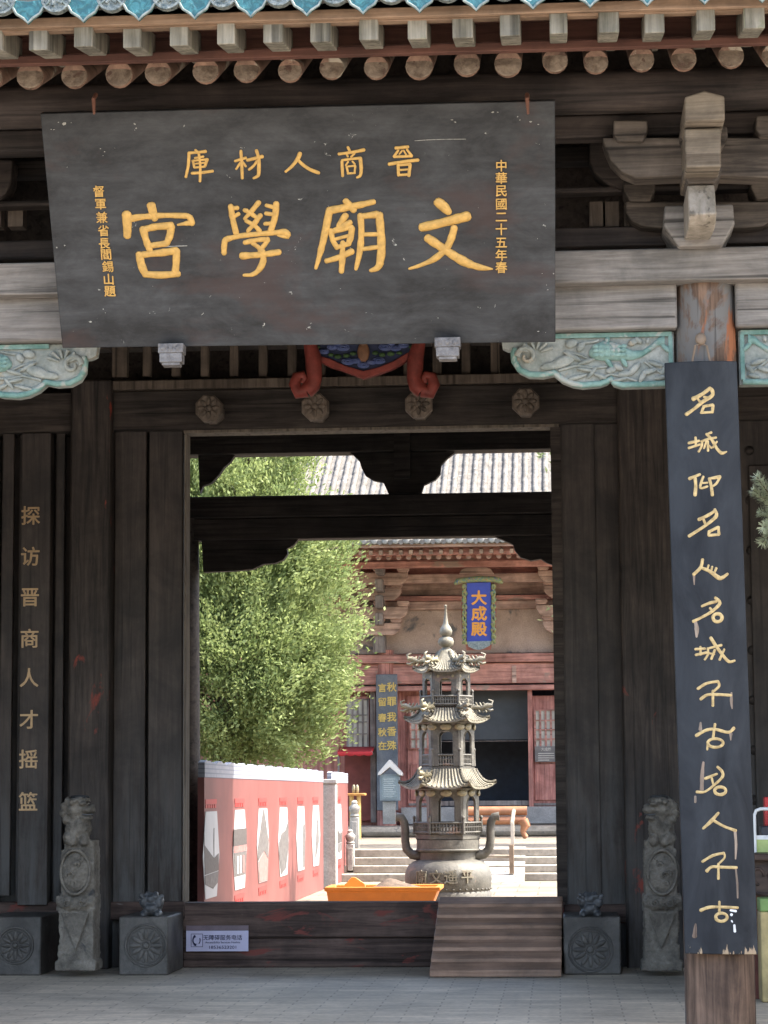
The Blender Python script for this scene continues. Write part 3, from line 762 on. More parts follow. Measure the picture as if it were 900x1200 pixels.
strokes(big, [[(574,48,12),(584,110,12),(600,178,11)], [(580,58,8),(606,56,9)], [(584,102,8),(612,84,8)], [(792,36,13),(786,100,13),(766,164,13)], [(745,44,8),(786,54,9)], [(742,82,8),(782,88,9)], [(738,132,8),(770,130,8)],
  [(708,30,11),(672,74,10),(640,108,6)], [(640,66,8),(672,84,9),(706,108,8)], [(716,92,11),(688,130,10),(656,166,8)], [(648,118,8),(690,142,9),(712,166,10)], [(645,70,7),(652,66,7)],
  [(546,212,12),(542,245,12),(542,274,10)], [(548,208,12),(620,190,10),(720,180,10),(830,172,11)], [(800,172,7),(834,172,15),(846,192,11),(800,188,4)],
  [(642,222,10),(700,210,10),(752,206,10)], [(752,210,10),(735,235,10),(712,262,8)], [(680,226,9),(708,246,9),(722,264,10)], [(724,262,12),(730,310,13),(706,356,12),(675,376,9),(636,378,5)], [(628,286,14),(720,280,12),(804,268,14)]], 130, 230, 4.09, plq)
strokes(big, [[(168,58,11),(188,78,13),(204,98,13)], [(98,100,15),(180,86,13),(240,74,12),(292,62,10)], [(98,98,15),(86,160,14),(70,235,12),(52,305,10),(38,354,6)],
  [(168,124,14),(150,148,11),(136,168,8)], [(118,190,10),(160,168,12),(188,152,11)], [(104,188,10),(112,230,10),(132,264,9)], [(112,192,9),(150,184,9),(196,172,9)], [(196,178,12),(192,212,12),(182,244,10)], [(130,262,9),(185,246,9)], [(124,226,7),(184,210,7)], [(156,240,9),(154,310,11),(150,368,10)], [(84,322,9),(140,306,11),(196,280,12)],
  [(234,122,12),(238,200,12),(230,285,11),(214,358,6)], [(238,126,10),(270,122,11),(306,118,14)], [(316,120,15),(324,200,15),(326,280,15),(318,336,14)], [(322,332,13),(306,354,11),(278,364,6)], [(240,206,8),(314,204,8)], [(240,270,8),(316,260,8)]], 360, 220, 3.75, plq)
strokes(big, [[(575,64,18),(600,84,19),(622,108,12)], [(506,174,17),(570,160,17),(640,142,17),(702,126,19)], [(646,176,13),(634,220,14),(610,268,14),(560,312,11),(500,340,8),(448,356,4)], [(530,222,16),(575,252,16),(640,296,16),(700,330,16),(758,350,12),(814,357,3)]], 360, 220, 3.75, plq)
big.build('large_character', M['gold'], plaque)
sm = Letters([(232, 194), (291, 192), (354, 192), (412, 191), (473, 189)])
strokes(sm, [[(164,90,8),(180,106,8)], [(120,108,8),(180,104,8),(230,98,9)], [(121,110,9),(116,190,8),(100,266,8)], [(160,142,6),(215,132,7)], [(146,160,7),(156,202,7)], [(150,160,6),(240,150,7)], [(241,150,8),(226,196,7)], [(155,180,5),(228,172,5)], [(156,204,6),(226,198,6)], [(140,242,8),(200,238,8),(275,228,9)], [(186,116,7),(195,200,7),(193,294,8)],
  [(425,162,8),(495,140,8)], [(463,96,9),(468,180,9),(472,275,8)], [(460,172,7),(432,214,6)], [(474,168,7),(495,196,7)], [(506,156,9),(604,132,10)], [(565,92,9),(580,150,10),(580,244,10),(568,264,9),(546,275,6)], [(568,164,8),(545,195,7),(516,218,7)],
  [(852,112,12),(838,145,11),(800,195,9),(758,231,7)], [(838,152,8),(870,185,10),(920,218,10),(976,240,9)]], 200, 160, 5.625, plq)
strokes(sm, [[(325,72,9),(335,92,8)], [(266,115,9),(350,104,8),(430,88,10)], [(314,112,6),(324,132,6)], [(368,112,6),(346,134,6)], [(285,165,9),(290,260,8)], [(286,156,7),(345,148,7),(402,142,8)], [(406,142,10),(412,210,10),(406,256,9),(384,270,6)], [(326,166,5),(310,190,5)], [(354,164,5),(370,182,5)], [(316,198,6),(325,242,6)], [(318,198,5),(372,192,6)], [(373,194,6),(368,240,6)], [(323,244,6),(370,240,6)],
  [(640,76,9),(720,68,9)], [(656,92,7),(628,132,7)], [(630,134,7),(745,128,8)], [(714,86,7),(746,128,7)], [(682,92,5),(664,116,5)], [(692,92,5),(708,120,5)], [(596,182,9),(690,166,9),(786,155,10)], [(655,188,9),(658,256,8)], [(655,190,7),(735,182,8)], [(735,186,9),(726,258,9)], [(665,221,6),(725,216,6)], [(658,254,7),(726,250,7)]], 350, 160, 5.625, plq)
sm.build('top_character', M['gold'], plaque)
for ch, y in zip('中華民國二十五年春', (194, 208.5, 223.5, 239, 254, 268.5, 284, 298.5, 313)):
    si = MB(); glyphb(si, ch, 587.5, y, 14.5, plq, .22, .003); obj('small_character', si, M['gold'], plaque)
for ch, x, y in zip('督軍兼省長閻錫山題', (116, 118, 119.5, 121.5, 122.5, 124.5, 126.5, 127.5, 129), (224, 239, 254.5, 270, 285, 298, 312, 327, 341)):
    si = MB(); glyphb(si, ch, x, y, 14, plq, .22, .003); obj('small_character', si, M['gold'], plaque)
hk = MB()
for px in (110, 618):
    c = P(px, 130, 12.05); hk.tube([c + Vector((0, .05, .10)), c + Vector((0, -.01, .06)), c + Vector((.004, -.012, -.02))], [.012, .011, .006], 8)
obj('hanging_hook', hk, paint('rusty_iron', (.16, .07, .045), .7), plaque)
fk = paint('pale_flaked_spot', (.30, .29, .26), .8, .3, 60); rf_ = random.Random(21); nq = plq.n if plq.n.dot(EYE - plq.o) > 0 else -plq.n
for pts in [[(69, 143, .9), (76, 144.5, 1.5), (83, 143.5, .8)], [(60, 151, .6), (64, 152, .9)], [(66, 289, 1.6), (76, 287, 1.5)], [(193, 289, .5), (205, 288.5, .6), (219, 288, .5)], [(157, 146, 1.2), (159, 150, 1.6), (158, 153, .8)], [(607, 136, 1.2), (609, 140, 1.3)], [(622, 143, 1), (630, 146, .8)], [(578, 131, 1.1), (583, 131, .8)], [(529, 140, .9), (534, 143, 1.1)],
    [(340, 342, 1.3), (342, 345, 1.1)], [(486, 165, .4), (510, 163.5, .5), (546, 163, .3)], [(118, 174, .7), (123, 178, .8), (120, 182, .6)], [(120, 363, .8), (124, 366, .6)], [(560, 360, .9), (563, 361, .7)], [(635, 320, .5), (648, 320, .7)], [(640, 335, .8), (642, 340, .6)], [(398, 241, .8), (400, 245, .9)], [(630, 388, .7), (640, 390, .5)]]:
    if len(pts) == 3 and pts[1][2] < .7:
        q = MB(); q.stroke(pts, plq, 0.0, .2); obj('scratch', q, fk, plaque, smooth=60); continue
    for x, y, r_ in pts:
        c = plq.hit(x + rf_.uniform(-1, 1), y + rf_.uniform(-1, 1)); m_ = rf_.randint(6, 9); r0 = r_*.0046*rf_.uniform(.6, 1.1); ax = rf_.uniform(.8, 2.2)
        ring = []
        for j in range(m_):
            a_ = 2*math.pi*j/m_; k_ = r0*rf_.uniform(.45, 1.2); ring.append(c + plq.u*math.cos(a_)*k_*ax + plq.v*math.sin(a_)*k_)
        q = MB(); q.add([v + nq*.0015 for v in ring] + [v - nq*.001 for v in ring], [tuple(range(m_)), tuple(range(2*m_-1, m_-1, -1))] + [(j, (j+1) % m_, m_+(j+1) % m_, m_+j) for j in range(m_)])
        obj('paint_flake', q, fk, plaque)
# small carved feet carrying the plaque
M['silver'] = stone('silvery_carved_metal', (.09, .082, .08), (.20, .19, .185), 18, rough=.5, bmp=.6)
for px, py in ((200.5, 415), (524.5, 408)):
    q = MB(); c = P(px, py, 12.55)
    q.box(c + Vector((0, .03, .03)), (.135, .10, .05)); q.box(c + Vector((0, .03, -.02)), (.12, .09, .05)); q.box(c + Vector((0, .03, -.052)), (.095, .075, .018))
    for k in (-1, 0, 1): q.ell(c + Vector((k*.04, -.018, .03)), (.016, .008, .018), 8, 6)
    obj('bearing_foot', q, M['silver'], plaque, bevel=.006)

WK = 1.18
# ================================================================ couplet board on the front column
def cmat():
    m, nt, b = new_mat('blue_black_board')
    mp = coords(nt, (1, 1, .35), vary=False)
    a = nz(nt, mp, 5, 7, .65, .6)
    col = mix(nt, ramp(nt, a.outputs[0], .35, .7).outputs[0], (.011, .013, .017), (.037, .042, .049))
    ch = nz(nt, coords(nt, (1, 1, .6), vary=False), 11, 6, .7, .6)
    col = mix(nt, ramp(nt, ch.outputs[0], .72, .80).outputs[0], col, (.16, .16, .155))
    tc = N(nt, 'ShaderNodeTexCoord'); sp_ = N(nt, 'ShaderNodeSeparateXYZ'); nt.links.new(tc.outputs['Object'], sp_.inputs[0])
    e = nz(nt, coords(nt, (1, 1, .18), vary=False), 34, 5, .6, .2)
    ma = N(nt, 'ShaderNodeMath', operation='MULTIPLY_ADD'); ma.inputs[1].default_value = -.55
    nt.links.new(e.outputs[0], ma.inputs[0]); nt.links.new(sp_.outputs[2], ma.inputs[2])
    rr = ramp(nt, ma.outputs[0], 0, 1)
    mr = N(nt, 'ShaderNodeMapRange'); mr.inputs[1].default_value = -1.853; mr.inputs[2].default_value = -1.838; mr.inputs[3].default_value = 1; mr.inputs[4].default_value = 0
    nt.links.new(ma.outputs[0], mr.inputs[0])
    col = mix(nt, mr.outputs[0], col, mix(nt, e.outputs[0], (.16, .09, .05), (.46, .36, .24)))
    nt.links.new(col, b.inputs['Base Color']); b.inputs['Roughness'].default_value = .6; b.inputs['Specular IOR Level'].default_value = .25
    bump(nt, b, a.outputs[0], .15, .005)
    return m
dB = 12.76
bTL, bTR, bBL, bBR = P(779, 424, dB), P(864, 422, dB), P(803, 1118, dB), P(889, 1119, dB)
sag = .032
couplet = thing('couplet_board', 'tall blue black board with gold running script on the round front column', 'couplet board', (bBL + bBR)/2)
b = MB(); nc = 12; vs_ = []; 
for t, (l, r) in ((0, (bBL, bBR)), (1, (bTL, bTR))):
    for dep in (0, .035):
        for i in range(nc+1):
            u = i/nc; p = l.lerp(r, u); vs_.append(Vector((p.x, p.y + sag*(2*u-1)**2 + dep, p.z)))
k = nc+1; fs_ = []
for i in range(nc):
    fs_ += [(i, i+1, 2*k+i+1, 2*k+i), (k+i+1, k+i, 3*k+i, 3*k+i+1), (i+1, i, k+i, k+i+1), (2*k+i, 2*k+i+1, 3*k+i+1, 3*k+i)]
fs_ += [(0, 2*k, 3*k, k), (nc, k+nc, 3*k+nc, 2*k+nc)]
b.add(vs_, fs_); obj('board', b, cmat(), couplet, bevel=.004)
pB = wallplane(dB)
def bsink(q):
    t = (q.z - bBL.z)/(bTL.z - bBL.z); xl = bBL.x + (bTL.x - bBL.x)*t; xr = bBR.x + (bTR.x - bBR.x)*t
    u = (q.x - xl)/(xr - xl); return Vector((q.x, q.y + sag*(2*u-1)**2, q.z))
def loop(cx_, cy_, rx, ry, w_): return [(cx_ + rx*math.cos(a), cy_ + ry*math.sin(a), w_) for a in [i*2*math.pi/8 + 2.5 for i in range(10)]]
L = Letters([(823, 470), (830, 520), (826, 568), (825, 613), (832, 667), (829, 714), (837, 761), (838, 813), (838, 862), (833, 912), (843, 962), (843, 1015), (843, 1070)])
strokes(L, [[(168,205,17),(245,165,14),(310,116,15)], [(312,112,14),(336,135,15),(332,178,14),(250,232,14),(180,290,13),(108,340,14)], [(210,208,9),(236,240,9)], [(262,188,9),(308,196,9)], [(258,280,11),(240,326,10)], [(258,272,11),(338,258,12)], [(342,260,12),(336,322,11)], [(236,328,10),(336,320,11)],
  [(130,592,11),(220,574,10)], [(188,545,10),(192,620,9)], [(130,636,11),(226,606,9)], [(240,580,9),(300,558,10),(368,545,10)], [(246,580,9),(240,625,9),(216,668,9)], [(284,515,10),(330,562,12),(375,640,12),(418,680,13),(462,667,6)], [(290,516,8),(326,500,10)], [(285,575,8),(262,640,7)], [(296,580,9),(298,662,9)], [(300,612,8),(328,636,8)], [(376,580,8),(340,632,8)],
  [(135,905,13),(225,870,11)], [(184,902,13),(190,970,13),(184,1050,14)], [(256,890,10),(238,940,10),(232,990,9),(292,975,8)], [(244,945,7),(292,942,8)], [(308,905,11),(326,970,11),(336,1050,13)], [(308,906,9),(402,890,14)], [(400,894,12),(375,945,10),(342,972,8)]], 790, 440, 7.5, pB, fn=bsink)
strokes(L, [[(175,112,11),(240,82,10),(288,50,10)], [(286,42,9),(298,85,11),(250,132,10),(190,175,9),(106,228,10)], [(206,110,8),(222,150,8)], [(246,198,9),(310,166,9)], [(312,166,9),(315,216,9)], [(315,218,8),(244,224,9)], [(244,222,9),(246,196,9)],
  [(200,395,10),(186,450,10),(138,498,11)], [(200,455,9),(250,476,11),(310,520,14),(340,520,12),(376,494,8)], [(242,434,6),(234,460,6)], [(268,444,6),(260,474,6)], [(296,455,8),(284,486,7)],
  [(196,722,8),(250,700,9),(296,690,9)], [(290,664,10),(322,700,10),(270,756,10),(195,800,8),(136,828,10)], [(252,735,7),(268,752,7)], loop(305,803,32,28,11),
  [(150,1024,8),(215,1020,8)], [(185,1008,7),(186,1062,8)], [(154,1064,9),(226,1048,8)], [(236,1018,7),(238,1060,7),(216,1096,7)], [(236,1020,7),(332,996,8)], [(258,945,10),(300,1010,11),(350,1076,10),(388,1112,10),(426,1104,7)], [(286,1030,7),(262,1092,8)], [(352,1026,7),(320,1098,8)], [(240,1052,6),(282,1060,6)]], 790, 590, 6.0, pB, fn=bsink)
strokes(L, [[(135,202,12),(210,156,11),(310,138,11)], [(312,140,10),(320,180,10),(272,226,9)], [(265,222,10),(266,290,11),(265,352,11)], [(160,294,12),(220,256,11),(330,255,11),(425,260,11)],
  [(122,614,14),(200,570,12),(280,558,12),(400,586,12),(452,548,11)], [(284,515,11),(266,640,10)], loop(288,680,68,38,11), [(220,690,8),(216,738,8)],
  [(306,890,9),(346,930,11),(350,976,11),(292,1036,10),(200,1106,9),(126,1110,11)], [(200,992,12),(300,952,9)], [(256,990,9),(268,1040,8)], loop(330,1100,50,34,12)], 800, 780, 7.5, pB, fn=bsink)
strokes(L, [[(295,160,9),(235,228,13),(170,288,9)], [(256,222,10),(340,270,10),(440,306,10)], [(165,562,10),(250,512,10),(340,492,10)], [(342,494,8),(346,530,7),(296,582,7)], [(295,580,9),(295,704,9)], [(200,640,12),(240,606,11),(320,608,10),(446,612,10)],
  [(152,965,13),(220,940,11),(320,938,10),(456,944,9)], [(303,895,9),(303,985,9)], loop(320,1022,48,34,11)], 800, 930, 7.056, pB, fn=bsink)
L.build('character', M['gold_pale'], couplet)
class Each:
    def __init__(s): s.m = []
    def stroke(s, *a, **k): b = MB(); b.stroke(*a, **k); s.m.append(b)
G_ = Each()
strokes(G_, [[(434,315,9),(442,420,10),(438,540,5)], [(440,616,6),(452,740,8),(456,862,6)], [(108,1080,5),(100,1180,18)]], 800, 930, 7.056, pB, hgt=.12, fn=bsink)
strokes(G_, [[(430,240,8),(428,310,12),(436,378,4)], [(158,500,6),(156,560,14)], [(424,600,12),(424,655,4)], [(182,850,8),(172,960,14),(168,1090,14)], [(112,1150,8),(112,1200,8)]], 800, 780, 7.5, pB, hgt=.12, fn=bsink)
strokes(G_, [[(150,830,8),(160,880,14),(158,938,5)], [(140,505,8),(142,570,3)]], 790, 590, 6.0, pB, hgt=.12, fn=bsink)
gm_ = wood('bare_wood_gouge', (.20, .145, .11), (.40, .33, .26), 'z', 14)
for b_ in G_.m: obj('bare_wood_streak', b_, gm_, couplet, smooth=60)
ch_ = MB()
strokes(ch_, [[(395,965,6),(440,972,9)], [(405,1000,10),(402,1004,9)], [(405,1052,6),(412,1062,5)], [(428,1090,9),(432,1140,9)]], 800, 930, 7.056, pB, hgt=.1, fn=bsink)
obj('white_flakes', ch_, paint('white_flake', (.75, .76, .78), .7), couplet)
# iron hook with ring over it
h = MB(); c = P(821, 402, 12.80); h.tube([c + Vector((-.055, 0, -.14)), c + Vector((-.03, -.03, -.02)), c, c + Vector((.03, -.03, -.02)), c + Vector((.055, 0, -.14))], .006, 6); h.ell(c + Vector((0, -.01, .02)), (.03, .025, .035))
obj('hanging_hook', h, paint('hook_iron', (.2, .15, .11), .6), couplet)

# ================================================================ slogan board left of the doorway
pS = wallplane(17.99)
slog = thing('slogan_board', 'upright dark board with eight small bronze characters left of the doorway', 'sign board', P(40, 1060, 18))
b = MB(); b.pbox(20, 507, 60, 1061, 17.99, .12); obj('board', b, M['plank'], slog, bevel=.006)
for i, (ch, y) in enumerate(zip('探访晋商人才摇篮', (604, 652, 700, 748, 794, 843, 889.5, 939))):
    t = MB(); glyphb(t, ch, 36 - i*.45, y, 23.5, pS, .3, .001); obj('character', t, M['bronze_text'], slog)

# ================================================================ carved painted plaque hanging behind the big one
M['red_lac'] = paint('faded_red_lacquer', (.27, .055, .04), .55, .25, 12)
M['blue_cloud'] = paint('blue_cloud_paint', (.06, .09, .24), .55, .3, 16, c2=(.16, .19, .34))
M['green_leaf'] = paint('green_scroll_paint', (.06, .12, .04), .55, .3, 16)
M['ochre'] = paint('ochre_paint', (.26, .13, .07), .6, .25, 12)
cp = thing('carved_plaque', 'red framed carved plaque with painted clouds hanging below the large black board', 'carved plaque', P(430, 440, 17.5))
d = 17.5
def pp(x, y, yy=0.0): v = P(340 + x/5.0, 395 + y/5.0, d); return Vector((v.x, v.y + yy, v.z))
fr = MB()
fr.prism([(v.x, v.z) for v in [pp(170, 110), pp(165, 140), pp(240, 180), pp(310, 200), pp(350, 215), pp(430, 247), pp(500, 225), pp(590, 195), pp(640, 170), pp(700, 130), pp(695, 90), pp(600, 145), pp(520, 178), pp(430, 200), pp(330, 172), pp(240, 130)]], Yd(d)-.02, Yd(d)+.05)
obj('frame_edge', fr, M['red_lac'], cp, bevel=.006)
for s in (-1, 1):
    f = MB(); cxx = 437
    def q(x, y): return pp(cxx + s*x, y, -.03)
    f.tube([q(350, -140), q(335, -20), q(315, 60), q(300, 120), q(296, 190), q(292, 250), q(305, 290), q(340, 320)], [.035, .04, .05, .06, .06, .055, .06, .06], 10)
    f.tube([q(340, 315), q(385, 330), q(408, 280), q(395, 235), q(360, 225), q(345, 250), q(362, 275)], [.055, .05, .045, .04, .032, .026, .018], 10)
    obj('scroll_side', f, M['red_lac'], cp, smooth=60)
pn = MB(); pn.prism([(v.x, v.z) for v in [pp(150, -300), pp(160, 100), pp(240, 132), pp(330, 172), pp(430, 202), pp(520, 178), pp(600, 145), pp(700, 95), pp(725, -300)]], Yd(d)+.01, Yd(d)+.04)
obj('panel', pn, paint('dark_blue_panel', (.03, .04, .09), .6), cp)
cl = MB(); gr = MB()
for x, y, r in [(310, 62, 28), (250, 60, 22), (200, 85, 20), (560, 60, 28), (620, 66, 22), (665, 50, 20), (340, 145, 26), (385, 140, 20), (430, 165, 24), (520, 140, 26), (480, 148, 18), (290, 40, 16), (590, 40, 16), (230, 30, 16), (640, 25, 18)]:
    for k in range(3):
        cl.tube([pp(x + math.cos(a)*r*1.35*(1-k*.3), y + math.sin(a)*r*.62*(1-k*.3), -.012 - k*.004) for a in [i*.5 for i in range(13)]], .0065, 6)
for x, y, r in [(370, 98, 16), (330, 110, 16), (280, 115, 18), (240, 105, 14), (500, 95, 16), (540, 105, 16), (590, 100, 18), (640, 95, 14), (160, 60, 14), (712, 60, 14), (165, 20, 14), (708, 10, 14)]:
    gr = MB(); gr.ell(pp(x, y, -.01), (r*.0016, .012, r*.0010), 8, 6); obj('painted_leaf', gr, M['green_leaf'], cp, smooth=60)
obj('cloud_relief', cl, M['blue_cloud'], cp, smooth=60)
oc = MB(); oc.ell(pp(430, 90, -.01), (.045, .02, .075), 12, 8); oc.ell(pp(430, 30, -.01), (.03, .02, .05), 12, 8); obj('central_motif', oc, M['ochre'], cp, smooth=60)

# ================================================================ stone lion posts
def lion(px0, face, label):
    d = 17.08; kk = F/d
    base = P(px0, 1137, d)
    root_loc = Vector((base.x, Yd(d)+.14, 0))
    t = thing('stone_lion_post', label, 'stone carving', root_loc, 'stone lion posts beside the doorway')
    def W(x, y, dep=0.0): v = P(px0 + face*x, y, d); return Vector((v.x, v.y + dep, max(0, v.z)))
    b = MB()
    def E(x, y, rx, ry, dep, rd): b.ell(W(x, y, dep), (rx/kk, rd, ry/kk), 16, 10)
    def B(x0, y0, x1, y1, dep0=0.0, dep1=.27):
        a, c = W(x0, y1), W(x1, y0); b.bx(min(a.x, c.x), max(a.x, c.x), a.y + dep0, a.y + dep1, a.z, c.z)
    # plinth and block
    B(-24, 1126, 24, 1138); B(-21, 1108, 21, 1126, .005); B(-19, 1092, 21, 1108, .012); B(-20, 1066, 21, 1092, .012)
    # cushion roll
    a, c = W(-23, 1058), W(22, 1058); b.tube([a + Vector((0, .14, 0)), c + Vector((0, .14, 0))], [.062, .062], 16)
    b.bx(min(a.x, c.x), max(a.x, c.x), a.y + .02, a.y+.27, W(0, 1067).z, W(0, 1050).z)
    E(0, 1058, 23, 9.5, .03, .06)
    # drum shaped middle
    B(-18, 996, 21, 1050, .03, .27); E(0, 1022, 21, 29, .07, .1)
    B(-14, 985, 20, 998, .03, .27)
    # lion: haunch, chest, forelegs, neck, head
    E(0, 972, 15.5, 17, .12, .13); E(6, 968, 10, 14, .05, .07); E(-6, 982, 11, 10, .08, .10); E(10, 984, 6, 8, .03, .05); E(-3, 985, 6, 7, .02, .05)
    E(2, 958, 12, 9, .10, .10)
    E(1, 949, 15, 12, .09, .12)
    for mx_, my_ in ((-14, 945), (-15, 953), (-12, 961), (-9, 939), (-5, 964)): E(mx_, my_, 5.5, 5, .07, .06)
    E(14, 949, 9, 5, .03, .07); E(12, 958.5, 8, 3.4, .03, .06); E(18, 945.5, 4, 3.4, .02, .04); E(4, 938, 12, 4.5, .06, .1); E(10, 942, 5, 2.6, -.03, .04); E(-3, 940, 4, 3.4, -.03, .035)
    body = obj('lion_and_post', b, M['stone_lion'], t, remesh=.0075, disp=.02, dscale=.035)
    r = MB()
    r.tube([W(0 + 17*math.cos(a), 1022 + 26*math.sin(a), -.022 + .03*abs(math.cos(a))) for a in [i*2*math.pi/24 for i in range(25)]], .012, 6)
    rnd = random.Random(3)
    for k in range(26):
        x, y = rnd.uniform(-13, 13), rnd.uniform(1000, 1044)
        if (x/15)**2 + ((y-1022)/23)**2 > 1: continue
        a0 = rnd.uniform(0, 6.28); rr_ = rnd.uniform(2.5, 4.5)
        r.tube([W(x + rr_*(1-j*.07)*math.cos(a0 + j*.6), y + rr_*(1-j*.07)*math.sin(a0 + j*.6), -.048 + .0006*((x)**2 + (y-1022)**2*.3)) for j in range(8)], [.013-.0009*j for j in range(8)], 6)
    for x in (-9, 9):
        r.tube([W(x + 5*(1-j*.08)*math.cos(j*.7), 1058 + 5*(1-j*.08)*math.sin(j*.7), -.034) for j in range(10)], .006, 6)
    obj('carved_relief', r, M['stone_lion'], t, smooth=60)
    e = MB(); e.ell(W(11, 945, -.005), (.012, .012, .012)); e.tube([W(20, 954, .02), W(14, 955, -.01), W(8, 954, -.012)], [.006, .007, .004], 6); e.ell(W(3, 934.2, .07), (.07, .08, .016))
    obj('dark_face_marks', e, M['stone_dark'], t, smooth=60)
    cl_ = MB()
    z0, z1 = W(0, 1070).z, W(0, 1112).z; a, c, m_ = W(-16, 1070, -.012), W(16, 1070, -.012), W(1, 1113, -.014)
    cl_.add([a, c, m_, a + Vector((0, .03, 0)), c + Vector((0, .03, 0)), m_ + Vector((0, .03, 0))], [(0, 1, 2), (5, 4, 3), (0, 3, 4, 1), (1, 4, 5, 2), (2, 5, 3, 0)])
    obj('draped_cloth', cl_, M['stone_lion'], t, bevel=.004)
lion(88, 1, 'grey carved stone post topped by a lion facing right, left of the doorway')
lion(776, -1, 'grey carved stone post topped by a lion facing left, half hidden by the couplet board')

# ================================================================ door blocks
def block(x0, x1, label, mx, my, mr, topx=None):
    d = 17.3; a, c = P(x0, 1137, d), P(x1, 1074, d); kk = F/d
    t = thing('door_block', label, 'door block', ((a.x+c.x)/2, Yd(17.65), 0), 'stone blocks at the door posts')
    b = MB(); b.bx(a.x, c.x, Yd(d), Yd(18.0), 0, c.z); obj('block', b, M['stone_block'], t, bevel=.012)
    m = MB(); o = P(mx, my, d)
    for rr_, th_ in ((mr, .008), (mr*.86, .005), (mr*.22, .006)):
        m.tube([o + Vector((rr_/kk*math.cos(q), -.002, rr_/kk*math.sin(q))) for q in [i*2*math.pi/32 for i in range(33)]], th_, 6)
    for k in range(12):
        q = k*math.pi/6
        m.ell(o + Vector((mr*.54/kk*math.cos(q), -.001, mr*.54/kk*math.sin(q))), (mr*.29/kk, .009, mr*.12/kk), 10, 6, Matrix.Rotation(-q, 3, 'Y'))
    m.ell(o, (mr*.16/kk, .012, mr*.16/kk), 12, 8)
    obj('flower_medallion', m, M['stone_block'], t, smooth=60)
    if topx:
        w_ = P(topx, 1060, d); s = MB(); 
        def E(x, z, rx, rz, y=.1, ry=.07): s.ell(Vector((w_.x + x, w_.y + y, c.z + z)), (rx, ry, rz), 14, 8)
        E(0, .075, .075, .075); E(0, .12, .06, .045, .08); E(-.055, .10, .035, .04, .06, .05); E(.055, .10, .035, .04, .06, .05); E(0, .055, .05, .035, .03, .03); E(-.05, .015, .03, .03, .05); E(.05, .015, .03, .03, .05); E(.0, .03, .06, .04, .12, .1)
        E(-.03, .155, .02, .018, .07, .03); E(.03, .155, .02, .018, .07, .03)
        rnd = random.Random(5)
        for k in range(22): E(rnd.uniform(-.08, .08), rnd.uniform(.06, .15), .016, .016, rnd.uniform(.02, .07), .016)
        obj('crouching_lion', s, M['stone_dark'], t, remesh=.006, disp=.008, dscale=.02)
block(-18, 48, 'dark stone block with a flower disc at the far left edge, lion post beside it', 18, 1108, 21)
block(139, 197, 'dark stone block with a crouching lion on top beside the phone sign', 171, 1108, 24, 176)
block(661, 727, 'dark stone block with a crouching lion on top just right of the ramp', 692, 1113, 25, 692)

# ================================================================ phone sign on the threshold
sg = thing('service_sign', 'small lilac white phone service sign on the dark threshold', 'sign', P(254, 1115, 18.0))
b = MB(); b.pbox(218, 1090.5, 291, 1115, 18.012, .012); obj('plate', b, paint('lilac_white_plate', (.52, .50, .66), .35, .04), sg, bevel=.002)
b = MB(); b.pbox(218, 1084.5, 291, 1090.3, 18.012, .012); obj('header_strip', b, paint('grey_purple_strip', (.15, .11, .13), .4), sg)
pG = wallplane(18.011)
t = MB()
glyph(t, '无障碍服务电话', 261, 1098.6, 6.6, pG, .006, .0015)
glyph(t, 'Accessibility Services Hotline', 261, 1104.6, 3.5, pG, .004, .0015)
glyph(t, '18536523201', 261, 1110, 5.0, pG, .008, .0015, sx=1.25)
c = P(230.5, 1102, 18.008)
t.tube([c + Vector((.028*math.cos(a), 0, .034*math.sin(a))) for a in [1.9 + i*.3 for i in range(10)]], [.009, .009, .006, .005, .005, .005, .005, .006, .009, .009], 8)
t.tube([c + Vector((.026*math.cos(a), 0, .03*math.sin(a))) for a in [-.9 + i*.3 for i in range(6)]], .0035, 6)
for (u0, v0, u1, v1) in ((-6.5, -7.5, 7, -7.5), (-6.5, 7.5, 7, 7.5), (-6.5, -7.5, -6.5, 7.5), (7, -7.5, 7, 7.5)):
    t.tube([P(230.5+u0, 1102+v0, 18.01), P(230.5+u1, 1102+v1, 18.01)], .0018, 5)
obj('lettering', t, paint('dark_blue_print', (.03, .035, .09), .5), sg)

# ================================================================ wooden ramp over the threshold
rp = thing('wooden_ramp', 'sloping brown plank ramp leaning on the threshold at the doorway', 'ramp', G(582, 1143))
M['ramp'] = wood('brown_ramp_boards', (.25, .155, .105), (.40, .265, .19), 'x', 6, rough=.5, tone=.35, crack=.25, patch=((.33, .29, .26), .66, 2.0))
f0, f1 = G(503, 1146, .0), G(658, 1146, .0); f0 = f0 + Vector((0, .02, 0)); f1 = f1 + Vector((0, .02, 0))
t0, t1 = P(515, 1057, 17.98), P(659.5, 1056, 17.98); t0.z = t1.z = zth + .012
n = 7
for i in range(n):
    a, c = i/n, (i+1)/n
    A0, A1, C0, C1 = f0.lerp(t0, a), f1.lerp(t1, a), f0.lerp(t0, c), f1.lerp(t1, c)
    up0, up1 = .047, .03
    j = random.uniform(-.004, .004)
    b = MB(); b.add([A0 + Vector((0, 0, up0+.004)), A1 + Vector((0, 0, up0+.004)), C1 + Vector((0, -.003, up1)), C0 + Vector((0, -.003, up1)), A0 + Vector((0, 0, .004)), A1 + Vector((0, 0, .004)), C1 + Vector((0, -.003, -.0)), C0 + Vector((0, -.003, 0))],
        [(0,1,2,3), (7,6,5,4), (0,4,5,1), (1,5,6,2), (2,6,7,3), (3,7,4,0)])
    obj('ramp_board', b, M['ramp'], rp, bevel=.006)
